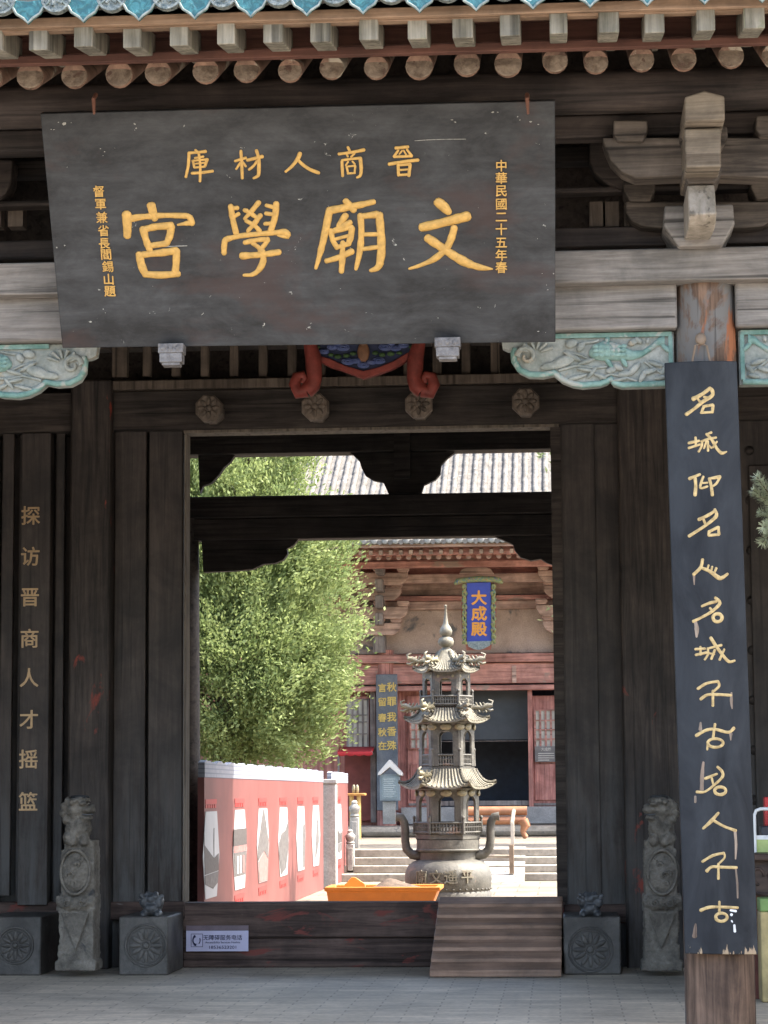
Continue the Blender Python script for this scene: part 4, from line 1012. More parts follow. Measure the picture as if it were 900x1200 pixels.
for (A, T) in ((f0, t0), (f1, t1)):
    s = -1 if A is f1 else 1
    b = MB(); b.prismx([(A.y+.03, 0.002), (T.y-.004, T.z-.03), (T.y-.004, .002)], A.x + s*.03, A.x + s*.06); obj('side_cheek', b, M['ramp'], rp)

# ================================================================ things at the right edge of the porch
M['dark_carved'] = wood('dark_carved_table', (.035, .022, .017), (.085, .055, .042), 'x', 9, rough=.5)
tb = thing('carved_table', 'dark carved wooden table at the right edge behind the column', 'table', (2.05, Yd(15.5), 0))
x0 = X(878, 1010, 15.3); x1 = x0 + 1.5; zt_ = Z(885, 1000, 15.3)
b = MB(); b.bx(x0-.04, x1+.04, Yd(15.2), Yd(15.85), zt_-.045, zt_); obj('table_top', b, M['dark_carved'], tb, bevel=.01)
b = MB(); b.bx(x0, x1, Yd(15.26), Yd(15.3), zt_-.245, zt_-.046)
for k in range(14): b.tube([(x0+.05+k*.1 + .035*math.cos(a), Yd(15.255), zt_-.14 + .05*math.sin(a)) for a in [i*.6 for i in range(9)]], .009, 6)
b.tube([(x0 + i*.1, Yd(15.25), zt_-.235 - .02*math.sin(i*1.57)**2) for i in range(16)], .014, 6)
obj('carved_apron', b, M['dark_carved'], tb, smooth=50)
for xx in (x0+.03, x1-.03):
    for dd in (15.3, 15.75):
        b = MB(); b.bx(xx-.035, xx+.035, Yd(dd)-.03, Yd(dd)+.03, 0, zt_-.24); obj('leg', b, paint('red_brown_leg', (.16, .05, .035), .5), tb, bevel=.006)
bk_ = thing('display_stand', 'small white tube rack with a pale green lower panel on the carved table', 'rack', (x0+.3, Yd(15.5), zt_))
b = MB(); zz = Z(885, 948, 15.4); xa = X(884, 960, 15.4)
b.tube([(xa, Yd(15.4), zt_+.003), (xa, Yd(15.4), zz-.04), (xa+.012, Yd(15.4), zz-.01), (xa+.04, Yd(15.4), zz), (xa+.6, Yd(15.4), zz), (xa+.63, Yd(15.4), zz-.04), (xa+.63, Yd(15.4), zt_+.003)], .011, 8)
obj('tube_frame', b, paint('white_tube', (.78, .78, .76), .35, .05), bk_, smooth=60)
b = MB(); b.bx(xa-.02, xa+.66, Yd(15.42), Yd(15.44), zt_+.003, Z(885, 984, 15.4)); obj('green_panel', b, paint('pale_yellow_green_print', (.45, .55, .20), .4, .12), bk_)
b = MB(); b.bx(xa-.02, xa+.66, Yd(15.415), Yd(15.445), Z(885, 984, 15.4), Z(885, 979, 15.4)); obj('white_edge', b, paint('white_edge', (.75, .76, .75), .4), bk_)
b = MB(); b.bx(xa+.05, xa+.3, Yd(15.5), Yd(15.7), zt_+.003, Z(885, 968, 15.5)); b.bx(xa+.33, xa+.55, Yd(15.5), Yd(15.7), zt_+.003, Z(885, 972, 15.5)); obj('dark_goods', b, paint('dark_goods_wrap', (.05, .05, .06), .4), bk_, bevel=.01)
b = MB(); zb0 = Z(890, 946, 15.9); xb = X(893, 940, 15.9); b.bx(xb, xb+.3, Yd(15.72), Yd(15.83), zt_+.002, Z(890, 934, 15.9)); tag(obj('red_box', b, paint('bright_red_box', (.5, .03, .03), .4), None, bevel=.006), 'bright red box standing at the right edge behind the white rack', 'box')
b = MB(); xg = X(891, 1080, 15.0); b.bx(xg, xg+.5, Yd(15.0), Yd(15.24), .003, Z(890, 1053, 15.0)-.08); 
gb = thing('floor_carton', 'yellow carton with a green top band on the floor by the carved table', 'carton', (xg+.25, Yd(15.12), 0))
obj('carton_body', b, paint('yellow_carton', (.42, .33, .15), .5, .25), gb, bevel=.008)
b = MB(); b.bx(xg, xg+.5, Yd(15.0), Yd(15.24), Z(890, 1053, 15.0)-.079, Z(890, 1053, 15.0)); obj('carton_band', b, paint('green_band', (.20, .32, .10), .5), gb, bevel=.008)

# ================================================================ potted spruce at the right edge
M['needle'] = leafmat('spruce_needles', (.33, .38, .23), (.55, .58, .43), .4)
M['bark'] = stone('brown_bark', (.07, .05, .035), (.15, .11, .08), 9, bmp=.8, st=(1, 1, .3))
sy = Yd(12.0); sx_ = 1.78
sp_t = thing('potted_spruce', 'small light green spruce whose branch tips reach in at the right edge', 'spruce', (sx_, sy, 0.0 if sy > -5.7 else -.35))
zb = WP[sp_t.name].z
b = MB(); b.lathe([(.2, 0), (.26, .3), (.27, .34), (.24, .34), (.23, .3)], (sx_, sy, zb), 24); obj('pot', b, paint('brown_glazed_pot', (.13, .07, .04), .3), sp_t, smooth=40)
b = MB(); b.tube([(sx_, sy, zb+.3), (sx_+.02, sy, 1.6), (sx_, sy, 3.3)], [.05, .04, .012], 10); obj('trunk', b, M['bark'], sp_t)
ned = MB(); tw = MB(); rnd = random.Random(11)
def needles(p0, p1, r=.026, dens=900):
    ax = (p1-p0); Ln = ax.length; ax.normalize()
    s1 = ax.orthogonal().normalized(); s2 = ax.cross(s1)
    for k in range(int(Ln*dens)):
        t_ = rnd.random(); a = rnd.uniform(0, 6.283); p = p0 + ax*Ln*t_
        dr_n = (s1*math.cos(a) + s2*math.sin(a) + ax*rnd.uniform(.25, .8)).normalized(); l = r*rnd.uniform(.8, 1.3); wv = dr_n.cross(ax).normalized()*.0022
        ned.add([p - wv, p + wv, p + dr_n*l + wv*.4, p + dr_n*l - wv*.4], [(0, 1, 2, 3)])
    tw.tube([p0, p1], [.006, .003], 5)
tips = [(887, 559), (882.5, 574), (890.5, 600), (894.5, 618), (893, 636)]
hub = P(925, 618, 12.0)
for i, (tx, ty) in enumerate(tips):
    tip = P(tx, ty, 11.95 + .05*(i % 3)); mid = tip.lerp(hub, .45) + Vector((0, .02, .02))
    needles(mid, tip, .034, 2600); needles(hub, mid, .034, 2000)
    for k in range(3):
        q0 = mid.lerp(hub, .2 + k*.25); needles(q0, q0 + Vector((-.02 + rnd.uniform(-.02, .05), rnd.uniform(-.12, .12), rnd.uniform(-.1, .1))), .026, 1300)
tw.tube([Vector((sx_, sy, 2.5)), hub], [.015, .008], 6)
for k in range(58):
    z_ = zb + .62 + k*.052; a = k*2.4; ln = .82*(1 - (z_-zb-.5)/3.4) * rnd.uniform(.75, 1.0)
    e = Vector((sx_ + math.cos(a)*ln, sy + math.sin(a)*ln, z_ + .03))
    if e.x < 1.14: e = Vector((1.14 + rnd.uniform(0, .12), e.y, e.z))
    s_ = Vector((sx_, sy, z_ + .10)); tw.tube([s_, e], [.009, .003], 5); needles(s_.lerp(e, .25), e, .032, 420)
    for j in range(5):
        q0 = s_.lerp(e, .3 + j*.14); sd = (e - s_).cross(Vector((0, 0, 1))).normalized()*(1 if j % 2 else -1)
        q1 = q0 + sd*ln*.34 + (e-s_)*.2 + Vector((0, 0, rnd.uniform(-.05, .05)))
        if q1.x > 1.12: needles(q0, q1, .032, 520)
obj('foliage', ned, M['needle'], sp_t); obj('twigs', tw, M['bark'], sp_t)

# ================================================================ courtyard: incense tower
M['iron'] = stone('weathered_cast_iron', (.066, .063, .054), (.14, .132, .11), 5, rough=.6, bmp=.4, spots=[((.18, .13, .10), .64, 2.2)], metal=.15)
M['iron_roof'] = stone('yellowed_iron_roof', (.13, .12, .088), (.225, .205, .15), 5, rough=.65, bmp=.4, spots=[((.14, .145, .14), .60, 4.0)])
M['gilt'] = stone('faded_gilt_iron', (.19, .165, .095), (.29, .26, .17), 12, rough=.5, bmp=.5)
dT = 29.0; tc = P(525.5, 1050, dT); CX, CY = tc.x, Yd(dT)
tower = thing('incense_tower', 'tall grey iron incense burner shaped like a three storey pagoda in the courtyard', 'incense burner', (CX, CY, 0))
kk = F/dT
def zz(y): return Z(527, y, dT)
def rr(px): return px/kk
C0 = (CX, CY, 0)
b = MB(); b.lathe([(rr(44), 0), (rr(50), .02), (rr(50), zz(1046)), (rr(48), zz(1043.5)), (rr(49.5), zz(1041)), (rr(50.5), zz(1030)), (rr(50), zz(1022)), (rr(46.5), zz(1014)), (rr(40), zz(1009)), (rr(33), zz(1007)), (rr(33), zz(998.5)), (rr(37), zz(997)), (rr(37.5), zz(995.5)), (rr(36.5), zz(994.5)), (rr(36.5), zz(984))], C0, 48)
bowl = obj('bowl', b, M['iron'], tower, smooth=40)
rv = MB()
for k in range(40):
    a = k*2*math.pi/40; rv.ell((CX + rr(49.8)*math.cos(a), CY + rr(49.8)*math.sin(a), zz(1041)), (.014, .014, .012), 8, 5)
obj('rivets', rv, M['iron'], bowl, smooth=60)
for ch, a in zip('廟文遥平', (-125, -103, -84, -62)):
    q = R(a); r_ = rr(50.6); o = Vector((CX + r_*math.cos(q), CY + r_*math.sin(q), zz(1026)))
    vs_, fs_ = glyph_mesh(ch, .008); sz = .17; u = Vector((-math.sin(q), math.cos(q), 0)); nn = Vector((math.cos(q), math.sin(q), 0))
    xs = [v.x for v in vs_]; ys = [v.y for v in vs_]; cx_, cy_ = (min(xs)+max(xs))/2, (min(ys)+max(ys))/2
    tx = MB(); tx.add([o + u*(v.x-cx_)*sz + Vector((0, 0, 1))*(v.y-cy_)*sz + nn*(v.z*.25 + .004) for v in vs_], fs_); obj('raised_character', tx, M['iron_roof'], bowl)
for s in (-1, 1):
    h = MB()
    pts = [(30, 1003, 8), (42, 1001, 7.5), (48, 995, 7), (49.5, 985, 6.5), (49.5, 972, 6.5), (50.5, 963, 6.5), (54, 957.5, 6.5), (60, 957, 7)]
    h.tube([(CX + s*rr(x), CY - .02, zz(y)) for x, y, _ in pts], [rr(w_)*.75 for _, _, w_ in pts], 12)
    obj('handle', h, M['iron'], tower, smooth=60)
def hexr(px): return rr(px)
A0 = R(0)           # corners at 0, 60, ... so that one flat side faces the camera
def hexpts(r): return [(CX + r*math.cos(k*math.pi/3), CY + r*math.sin(k*math.pi/3)) for k in range(6)]
def hexlathe(prof): 
    q = MB(); q.lathe([(rr(r), zz(y)) for r, y in prof], C0, 6); return q
def storey(ytop, ybot, r, yrail_top, yrail_bot, rrail, yslab, rslab):
    # slab, hexagonal body with an arched opening in each side, corner posts, railing
    obj('slab', hexlathe([(rslab-1.5, yslab), (rslab, yslab-1), (rslab, yrail_bot+.6), (rslab-1, yrail_bot)]), M['iron'], tower, smooth=20)
    z1, z0 = zz(ytop), zz(yrail_bot) ; R_ = rr(r); pts = hexpts(R_)
    body = MB()
    for k in range(6):
        p, q = Vector((*pts[k], 0)), Vector((*pts[(k+1) % 6], 0)); e = (q-p); L_ = e.length; e.normalize(); nn = Vector((e.y, -e.x, 0)); H = z1-z0
        a, c_ = L_*.2, L_*.8; hs = H*.62; m_ = L_/2; rad = (c_-a)/2
        arc = [(m_ + rad*math.cos(t_), hs + min(rad*math.sin(t_), H*.25)) for t_ in [math.pi*i/8 for i in range(9)]]
        left = [(0, 0), (a, 0)] + [(a, hs)] + list(reversed(arc))[1:5] + [(m_, H), (0, H)]
        right = [(2*m_ - x_, y_) for x_, y_ in left]
        for poly in (left, right):
            n_ = len(poly); vs_ = [p + e*x_ + Vector((0, 0, z0+y_)) for x_, y_ in poly] + [p + e*x_ + Vector((0, 0, z0+y_)) - nn*-.03 for x_, y_ in poly]
            body.add(vs_, [tuple(range(n_)), tuple(range(2*n_-1, n_-1, -1))] + [(i, (i+1) % n_, n_+(i+1) % n_, n_+i) for i in range(n_)])
        body.cyl(p + Vector((0, 0, z0)), p + Vector((0, 0, z1)), .028, .026, 8)
        for fx in (.19, .81):
            body.cyl(p + e*L_*fx + Vector((0, 0, z0)) + nn*.015, p + e*L_*fx + Vector((0, 0, z1)) + nn*.015, .014, .014, 6)
    obj('storey_body', body, M['iron'], tower, smooth=30)
    rl_ = MB(); pts = hexpts(rr(rrail)); za, zb_ = zz(yrail_bot), zz(yrail_top)
    for k in range(6):
        p, q = Vector((*pts[k], 0)), Vector((*pts[(k+1) % 6], 0))
        rl_.cyl(p + Vector((0, 0, za)), p + Vector((0, 0, zb_ + .05)), .018, .014, 8); rl_.ell(p + Vector((0, 0, zb_+.06)), (.02, .02, .025), 8, 6)
        rl_.tube([p + Vector((0, 0, zb_)), q + Vector((0, 0, zb_))], .013, 6); rl_.tube([p + Vector((0, 0, za+.02)), q + Vector((0, 0, za+.02))], .012, 6)
        rl_.tube([p + Vector((0, 0, (za+zb_)/2+.015)), q + Vector((0, 0, (za+zb_)/2+.015))], .007, 6)
        for j in range(1, 10):
            o = p.lerp(q, j/10); rl_.tube([o + Vector((0, 0, za)), o + Vector((0, 0, (za+zb_)/2)), o + Vector((0, 0, zb_))], [.007, .010, .007], 6)
    obj('railing', rl_, M['iron'], tower, smooth=50)
def hroof(ytop, yeave, rtop, reave, lift):
    # six curved tiled faces with upswept corners
    q = MB(); rows_ = MB(); NS, NT = 6, 10
    for k in range(6):
        a0, a1 = k*math.pi/3, (k+1)*math.pi/3
        grid = []
        for i in range(NS+1):
            t_ = i/NS; r_ = rr(rtop + (reave-rtop)*t_); z_ = zz(ytop) + (zz(yeave)-zz(ytop))*(1-(1-t_)**1.9)
            row = []
            for j in range(NT+1):
                u = j/NT; p = Vector((math.cos(a0), math.sin(a0), 0)).lerp(Vector((math.cos(a1), math.sin(a1), 0)), u)*r_
                c_ = abs(2*u-1)**3 * t_**2
                p *= (1 + .10*c_); row.append(Vector((CX + p.x, CY + p.y, z_ + c_*lift)))
            grid.append(row)
        vs_ = [v for row in grid for v in row]; w_ = NT+1
        th_ = Vector((0, 0, -.02)); vs_ += [v + th_ for v in vs_]; o_ = (NS+1)*w_
        fs_ = []
        for i in range(NS):
            for j in range(NT):
                f_ = (i*w_+j, i*w_+j+1, (i+1)*w_+j+1, (i+1)*w_+j); fs_ += [f_, tuple(o_+x_ for x_ in reversed(f_))]
        for j in range(NT): fs_.append((NS*w_+j, NS*w_+j+1, o_+NS*w_+j+1, o_+NS*w_+j))
        q.add(vs_, fs_)
        for j in range(NT+1):
            rows_.tube([grid[i][j] + Vector((0, 0, .006)) for i in range(NS+1)], [.012 if j not in (0, NT) else .024]*(NS+1), 6)
    rf = obj('tiled_roof', q, M['iron_roof'], tower, smooth=50); obj('tile_ribs', rows_, M['iron_roof'], rf, smooth=60)
    # bracket plates under the eave
    bp = MB()
    for k in range(12):
        a = k*math.pi/6 + math.pi/12*0; r_ = rr(reave)*(.70 if k % 2 == 0 else .64)
        o = Vector((CX + r_*math.cos(a), CY + r_*math.sin(a), zz(yeave) - .065)); bp.ell(o, (.07, .02, .04), 10, 6, Matrix.Rotation(a + math.pi/2, 3, 'Z'))
    obj('eave_plates', bp, M['gilt'], rf, smooth=60)
    obj('eave_band', hexlathe([(reave*.6, yeave+11), (reave*.64, yeave+7), (reave*.78, yeave+1)]), M['iron'], rf, smooth=20)
def dragon(ang, r, y, s=1.0):
    g_ = MB(); q = R(ang); di = Vector((math.cos(q), math.sin(q), 0)); o = Vector((CX, CY, zz(y))) + di*rr(r)
    sd = Vector((-di.y, di.x, 0))
    g_.tube([o - di*.14, o - di*.05 + Vector((0, 0, .035)), o + di*.04 + Vector((0, 0, .02)), o + di*.11 + Vector((0, 0, .05)), o + di*.17 + Vector((0, 0, .055))], [.022, .03, .024, .034, .022], 8)
    g_.tube([o + di*.08 + Vector((0, 0, .02)), o + di*.14 + Vector((0, 0, -.01)), o + di*.18 + Vector((0, 0, .0))], [.025, .02, .012], 6)
    g_.tube([o + di*.15 + Vector((0, 0, .06)), o + di*.17 + Vector((0, 0, .10)), o + di*.12 + Vector((0, 0, .12))], [.02, .016, .008], 6)
    for k in range(5):
        g_.tube([o + di*(-.10 + k*.045) + Vector((0, 0, .04)), o + di*(-.12 + k*.045) + sd*(.02 if k % 2 else -.02) + Vector((0, 0, .085))], [.016, .009], 6)
        g_.tube([o + di*(-.08 + k*.04), o + di*(-.06 + k*.04) + sd*(.04 if k % 2 else -.04) + Vector((0, 0, -.03))], [.015, .009], 6)
    obj('corner_dragon', g_, M['gilt'] if ang in (-120, 180) else M['iron_roof'], tower, smooth=60)
storey(922, 963, 34, 964, 977, 39, 984, 37.5)
hroof(902, 923, 33, 52, .07)
storey(846, 885, 29.5, 885, 898, 31.5, 903, 32)
hroof(831, 846, 29, 46, .055)
storey(788, 817, 25.5, 816.5, 828, 30, 833, 28)
hroof(764, 787, 8, 36, .045)
b = MB(); b.lathe([(rr(10), zz(768)), (rr(9), zz(763)), (rr(5), zz(760)), (rr(4.5), zz(758.5)), (rr(8.5), zz(756)), (rr(9.3), zz(752)), (rr(8), zz(748)), (rr(4), zz(746)), (rr(7), zz(743)), (rr(7.6), zz(739.5)), (rr(6), zz(735.5)), (rr(3), zz(731)), (rr(1.8), zz(722)), (rr(1.0), zz(712)), (rr(1.7), zz(711)), (rr(1.7), zz(709.5)), (.0001, zz(708.5))], C0, 24)
obj('finial', b, M['iron_roof'], tower, smooth=50)
for ang in (0, 60, 120, 180, 240, 300):
    dragon(ang if ang < 180 else ang - 360 if ang > 180 else 180, 29, 777)
    dragon(ang if ang < 180 else ang - 360 if ang > 180 else 180, 37, 832)
dragon(-120, 44, 911); dragon(60, 44, 911)

# ================================================================ hoarding along the left of the courtyard
XF = -3.16
M['hoard'] = paint('faded_red_hoarding', (.205, .075, .068), .5, .14, 1.6, .3, bmp=.02)
M['hoard_red'] = paint('bright_red_ornament', (.42, .05, .045), .5, .08, 20)
def tileprint():
    m, nt, b = new_mat('grey_blue_tile_print')
    mp = coords(nt, (1, 1, 1), vary=False)
    wv = N(nt, 'ShaderNodeTexBrick'); wv.inputs['Scale'].default_value = 1; wv.inputs['Brick Width'].default_value = .09; wv.inputs['Row Height'].default_value = .04; wv.inputs['Mortar Size'].default_value = .006
    wv.inputs['Color1'].default_value = (.23, .24, .28, 1); wv.inputs['Color2'].default_value = (.27, .285, .32, 1); wv.inputs['Mortar'].default_value = (.15, .16, .20, 1)
    cb = N(nt, 'ShaderNodeSeparateXYZ'); cc = N(nt, 'ShaderNodeCombineXYZ'); nt.links.new(mp.outputs[0], cb.inputs[0]); nt.links.new(cb.outputs[1], cc.inputs[0]); nt.links.new(cb.outputs[2], cc.inputs[1])
    nt.links.new(cc.outputs[0], wv.inputs['Vector']); nt.links.new(wv.outputs[0], b.inputs['Base Color']); b.inputs['Roughness'].default_value = .6
    return m
M['tileprint'] = tileprint()
M['white_sky'] = paint('white_print', (.46, .465, .47), .5, .05, 3)
M['grey_print'] = paint('grey_building_print', (.13, .122, .118), .55, .3, 22)
M['pink_print'] = paint('pink_building_print', (.38, .17, .155), .55, .25, 18)
M['dark_print'] = paint('dark_roof_print', (.09, .08, .076), .55, .3, 30)
def hz(d, y): return Z(655 + XF*F/d, y, d)
def hoarding(d0, d1, label, dp):
    t = thing('site_hoarding', label, 'hoarding', (XF-.03, Yd((d0+d1)/2), 0), 'red hoardings in the courtyard')
    q = MB(); q.bx(XF-.06, XF, Yd(d0), Yd(d1), 0, 1.42); obj('panel', q, M['hoard'], t)
    q = MB(); 
    n_ = int((d1-d0)/.12); poly = [(Yd(d0), 1.421)] + [(Yd(d0) + (d1-d0)*i/n_, 1.555 + (.012 if i % 2 else 0) + .012*math.sin(i*.9)) for i in range(n_+1)] + [(Yd(d1), 1.421)]
    q.prismx(poly, XF-.055, XF+.004); obj('tile_cap', q, M['tileprint'], t)
    for i, dc in enumerate(dp):
        y = Yd(dc); w_ = .5; zt_, zb_ = 1.115, .34
        out = [(y-w_*.72, zt_), (y+w_*.72, zt_), (y+w_*1.05, (zt_+zb_)*.5), (y+w_*.72, zb_), (y-w_*.72, zb_), (y-w_*1.05, (zt_+zb_)*.5)]
        q = MB(); q.prismx(out, XF+.003, XF+.008); ps = obj('poster', q, M['white_sky'], t)
        def shape(nm, pts, mat, xx=.012): q = MB(); q.prismx([(y + u*w_, zb_ + (zt_-zb_)*v) for u, v in pts], XF+.0085, XF+xx); obj(nm, q, mat, ps)
        if i % 6 == 0:
            shape('printed_roof', [(-.95, .80), (-.9, .62), (.3, .45), (.9, .50), (.9, .30), (-.85, .28)], M['dark_print']); shape('printed_terrace', [(-.85, .27), (.9, .29), (.8, .16), (.2, .1), (-.8, .17)], M['grey_print'])
            q = MB(); q.prismx([(y+.25*w_, zb_+.35), (y+.29*w_, zb_+.35), (y+.29*w_, zt_-.15), (y+.25*w_, zt_-.15)], XF+.0125, XF+.014); obj('printed_pole', q, M['dark_print'], ps)
        elif i % 6 == 1:
            shape('printed_roof', [(-.98, .76), (.95, .76), (1.0, .55), (-1.02, .55)], M['dark_print']); shape('printed_beam', [(-.98, .545), (.98, .545), (.95, .47), (-.98, .47)], M['pink_print'])
            shape('printed_hall', [(-.95, .465), (.95, .465), (.8, .17), (-.8, .17)], M['grey_print'])
            for u in (-.5, -.1, .35): shape('printed_bay', [(u, .42), (u+.22, .42), (u+.22, .2), (u, .2)], M['white_sky'] if u < 0 else M['pink_print'], .0145)
        elif i % 6 == 2:
            shape('printed_roof', [(.1, 1.0), (.95, .55), (.85, .3), (.1, .42), (-.9, .3), (-.95, .5), (-.05, .98)], M['grey_print']); shape('printed_path', [(.1, .41), (.85, .29), (.7, .01), (-.7, .01), (-.85, .29)], M['pink_print'])
        elif i % 6 == 3:
            shape('printed_tower', [(-.95, .5), (-.5, .62), (.3, .66), (.9, .8), (.95, .4), (.4, .1), (-.6, .02), (-.9, .3)], M['grey_print'])
        elif i % 6 == 4:
            shape('printed_wall', [(.45, .7), (.8, .72), (.95, .5), (.75, .05), (.4, .03)], M['grey_print'])
        else:
            shape('printed_wall', [(.2, .75), (.6, .8), (.7, .4), (.2, .2), (-.4, .1)], M['grey_print'])
        for zc, hh in ((zt_+.075, .05), (zb_-.085, .05)):
            o = MB()
            o.bx(XF+.002, XF+.006, y-.36, y+.36, zc-.008, zc+.035)
            for k in range(5): o.bx(XF+.002, XF+.006, y-.34+k*.14, y-.24+k*.14, zc-.045, zc-.012)
            obj('seal_ornament', o, M['hoard_red'], t)
hoarding(21.7, 32.75, 'long faded red hoarding with six white photo panels and a grey tile cap', [22.1, 24.1, 26.0, 27.95, 29.85, 31.7])
hoarding(33.9, 36.6, 'short red hoarding section beyond the pale post, farthest from the gate', [35.0])
q = MB(); q.bx(XF-.06, XF+.16, Yd(32.85), Yd(33.1), 0, 1.40); q.bx(XF-.075, XF+.175, Yd(32.83), Yd(33.12), 1.4, 1.46); tag(obj('hoarding_post', q, stone('pale_concrete_post', (.27, .255, .23), (.36, .345, .31), 5), None, bevel=.01), 'pale square post standing between the two red hoarding sections', 'post')

# ================================================================ orange trough with soil
dO = 25.0; oc_ = P(447, 1050, dO)
tr = thing('orange_trough', 'orange flared trough with a heap of soil behind the threshold', 'trough', (oc_.x, oc_.y+.3, 0))
xl, xr_, zt_ = X(380, 1040, dO), X(516, 1040, dO), Z(447, 1039.5, dO)
M['orange'] = paint('orange_plastic', (.60, .19, .025), .45, .1, 6)
b = MB(); W_, Dp = (xr_-xl), .75; y0 = oc_.y
o = [(xl, y0), (xr_, y0), (xr_, y0+Dp), (xl, y0+Dp)]; ii = [(xl+.05, y0+.05), (xr_-.05, y0+.05), (xr_-.05, y0+Dp-.05), (xl+.05, y0+Dp-.05)]
bo = [(xl+.06, y0+.06), (xr_-.14, y0+.06), (xr_-.14, y0+Dp-.06), (xl+.06, y0+Dp-.06)]; bi = [(xl+.1, y0+.1), (xr_-.18, y0+.1), (xr_-.18, y0+Dp-.1), (xl+.1, y0+Dp-.1)]
lip = [(xl+.02, y0+.02), (xr_-.03, y0+.02), (xr_-.03, y0+Dp-.02), (xl+.02, y0+Dp-.02)]
vs_ = [(*p, .02) for p in bo] + [(*p, zt_-.045) for p in lip] + [(*p, zt_-.04) for p in o] + [(*p, zt_) for p in o] + [(*p, zt_) for p in ii] + [(*p, .06) for p in bi]
fs_ = [(3, 2, 1, 0)] + [(20, 21, 22, 23)]
for l in range(5):
    for k in range(4): fs_.append((l*4+k, l*4+(k+1) % 4, (l+1)*4+(k+1) % 4, (l+1)*4+k))
b.add(vs_, fs_); obj('trough_body', b, M['orange'], tr, bevel=.008)
b = MB(); rnd = random.Random(4)
NX, NY = 26, 12
vs_ = []
for j in range(NY+1):
    for i in range(NX+1):
        x = xl+.06 + (W_-.14)*i/NX; y = y0+.06 + (Dp-.12)*j/NY
        h_ = .07*math.exp(-((x-(xl+W_*.60))/.18)**2) + .05*math.exp(-((x-(xl+W_*.52))/.1)**2) + .015*mnoise.noise(Vector((x*9, y*9, 0)))
        vs_.append((x, y, zt_ - .03 + h_*math.sin(math.pi*(j/NY)*.9+.15)))
b.add(vs_, [(j*(NX+1)+i, j*(NX+1)+i+1, (j+1)*(NX+1)+i+1, (j+1)*(NX+1)+i) for j in range(NY) for i in range(NX)])
obj('soil', b, stone('brown_soil', (.06, .04, .026), (.13, .09, .06), 12, fine=60), tr)
b = MB(); cc_ = P(414, 1036, dO+.6); b.add([cc_ + Vector((-.12, 0, -.04)), cc_ + Vector((.13, 0, -.04)), cc_ + Vector((.12, .03, .0)), cc_ + Vector((.02, .02, .07)), cc_ + Vector((-.02, .02, .07))] + [cc_ + Vector((-.12, .03, -.04)), cc_ + Vector((.13, .03, -.04)), cc_ + Vector((.12, .06, .0)), cc_ + Vector((.02, .05, .07)), cc_ + Vector((-.02, .05, .07))], [(0,1,2,3,4), (9,8,7,6,5), (0,5,6,1), (1,6,7,2), (2,7,8,3), (3,8,9,4), (4,9,5,0)])
obj('scoop_blade', b, M['orange'], tr, bevel=.004)

# ================================================================ terrace and steps
M['step'] = stone('pale_step_stone', (.20, .175, .138), (.33, .295, .24), 2.5, bmp=.5, spots=[((.14, .135, .12), .60, 5.0)], fine=18)
M['terrace'] = pavers('pale_terrace_paving', (.20, .172, .135), (.235, .203, .16), (.16, .14, .11), .8, .5, .008, rough=.9)
XS0, XS1 = -9.0, 5.0
zs = [0, .108, .216, .324, .43]; ds = [35.5, 35.9, 36.3, 36.7, 37.1]
for i in range(4):
    q = MB(); q.bx(XS0, XS1, Yd(ds[i]), Yd(37.1), zs[i]-.003, zs[i+1]-(.004 if i < 3 else 0)); struct('stone_step', q, M['step'], bevel=.012)
q = MB(); q.bx(-16, 12, Yd(37.1), Yd(47.0), -.002, .43); struct('terrace', q, M['terrace'])
q = MB(); q.bx(-16, 12, Yd(47.0), Yd(62), .0, .62)
struct('hall_base', q, M['step'], bevel=.0)
q = MB(); q.tube([(-16, Yd(46.99), .53), (12, Yd(46.99), .53)], .095, 12); struct('terrace_kerb', q, M['step'])

# ================================================================ main hall
hall = thing('main_hall', 'weathered red timber temple hall with grey tiled roof behind the courtyard', 'temple hall', (-1.6, Yd(52), .62))
M['hred'] = wood('faded_red_timber', (.31, .145, .12), (.56, .30, .25), 'x', 6, tone=.3, patch=[((.30, .22, .18), .60, 2.0)])
M['hredv'] = wood('faded_red_upright', (.30, .125, .105), (.54, .265, .22), 'z', 6, tone=.3, patch=[((.30, .2, .17), .62, 2.4)])
M['hpink'] = wood('pinkish_old_timber', (.34, .225, .185), (.56, .40, .335), 'x', 6, tone=.3)
M['hpanel'] = stone('stained_plaster_panel', (.33, .245, .195), (.50, .385, .315), 1.4, spots=[((.13, .125, .125), .56, 1.1)], bmp=.2)
M['hbr'] = wood('hall_bracket_timber', (.34, .23, .19), (.56, .41, .34), 'x', 6)
M['hgrey'] = wood('grey_bracket_timber', (.17, .15, .14), (.28, .25, .235), 'z', 6)
M['hdark'] = paint('interior_shade_sheet', (.03, .04, .06), .6)
M['lattice_paper'] = paint('pale_window_paper', (.50, .48, .42), .7, .12, 6)
HX0, HX1 = -13.0, 9.0
dF = 49.5
def hb(nm, y0, y1, d, depth, mat, x0=HX0, x1=HX1, px=561, parent=None):
    q = MB(); q.bx(x0, x1, Yd(d), Yd(d)+depth, Z(px, y1, d), Z(px, y0, d)); return obj(nm, q, mat, parent or hall, bevel=.012)
def hp(nm, x0, y0, x1, y1, d, depth, mat, parent=None, bev=.008):
    q = MB(); q.pbox(x0, y0, x1, y1, d, depth); return obj(nm, q, mat, parent or hall, bevel=bev)
hcx = X(452.5, 860, 49.3); hcen = X(561, 860, 49.3); bayh = 2*(hcen-hcx)
hcols = [hcx - bayh*.95*2, hcx - bayh*.95, hcx, hcx + bayh, hcx + bayh*1.95]
zbase = .62
for x in hcols:
    q = MB(); q.lathe([(.2, zbase), (.195, zbase+1.5), (.17, Z(452, 762, 49.3))], (x, Yd(49.3), 0), 24); obj('column', q, M['hredv'], hall, smooth=40)
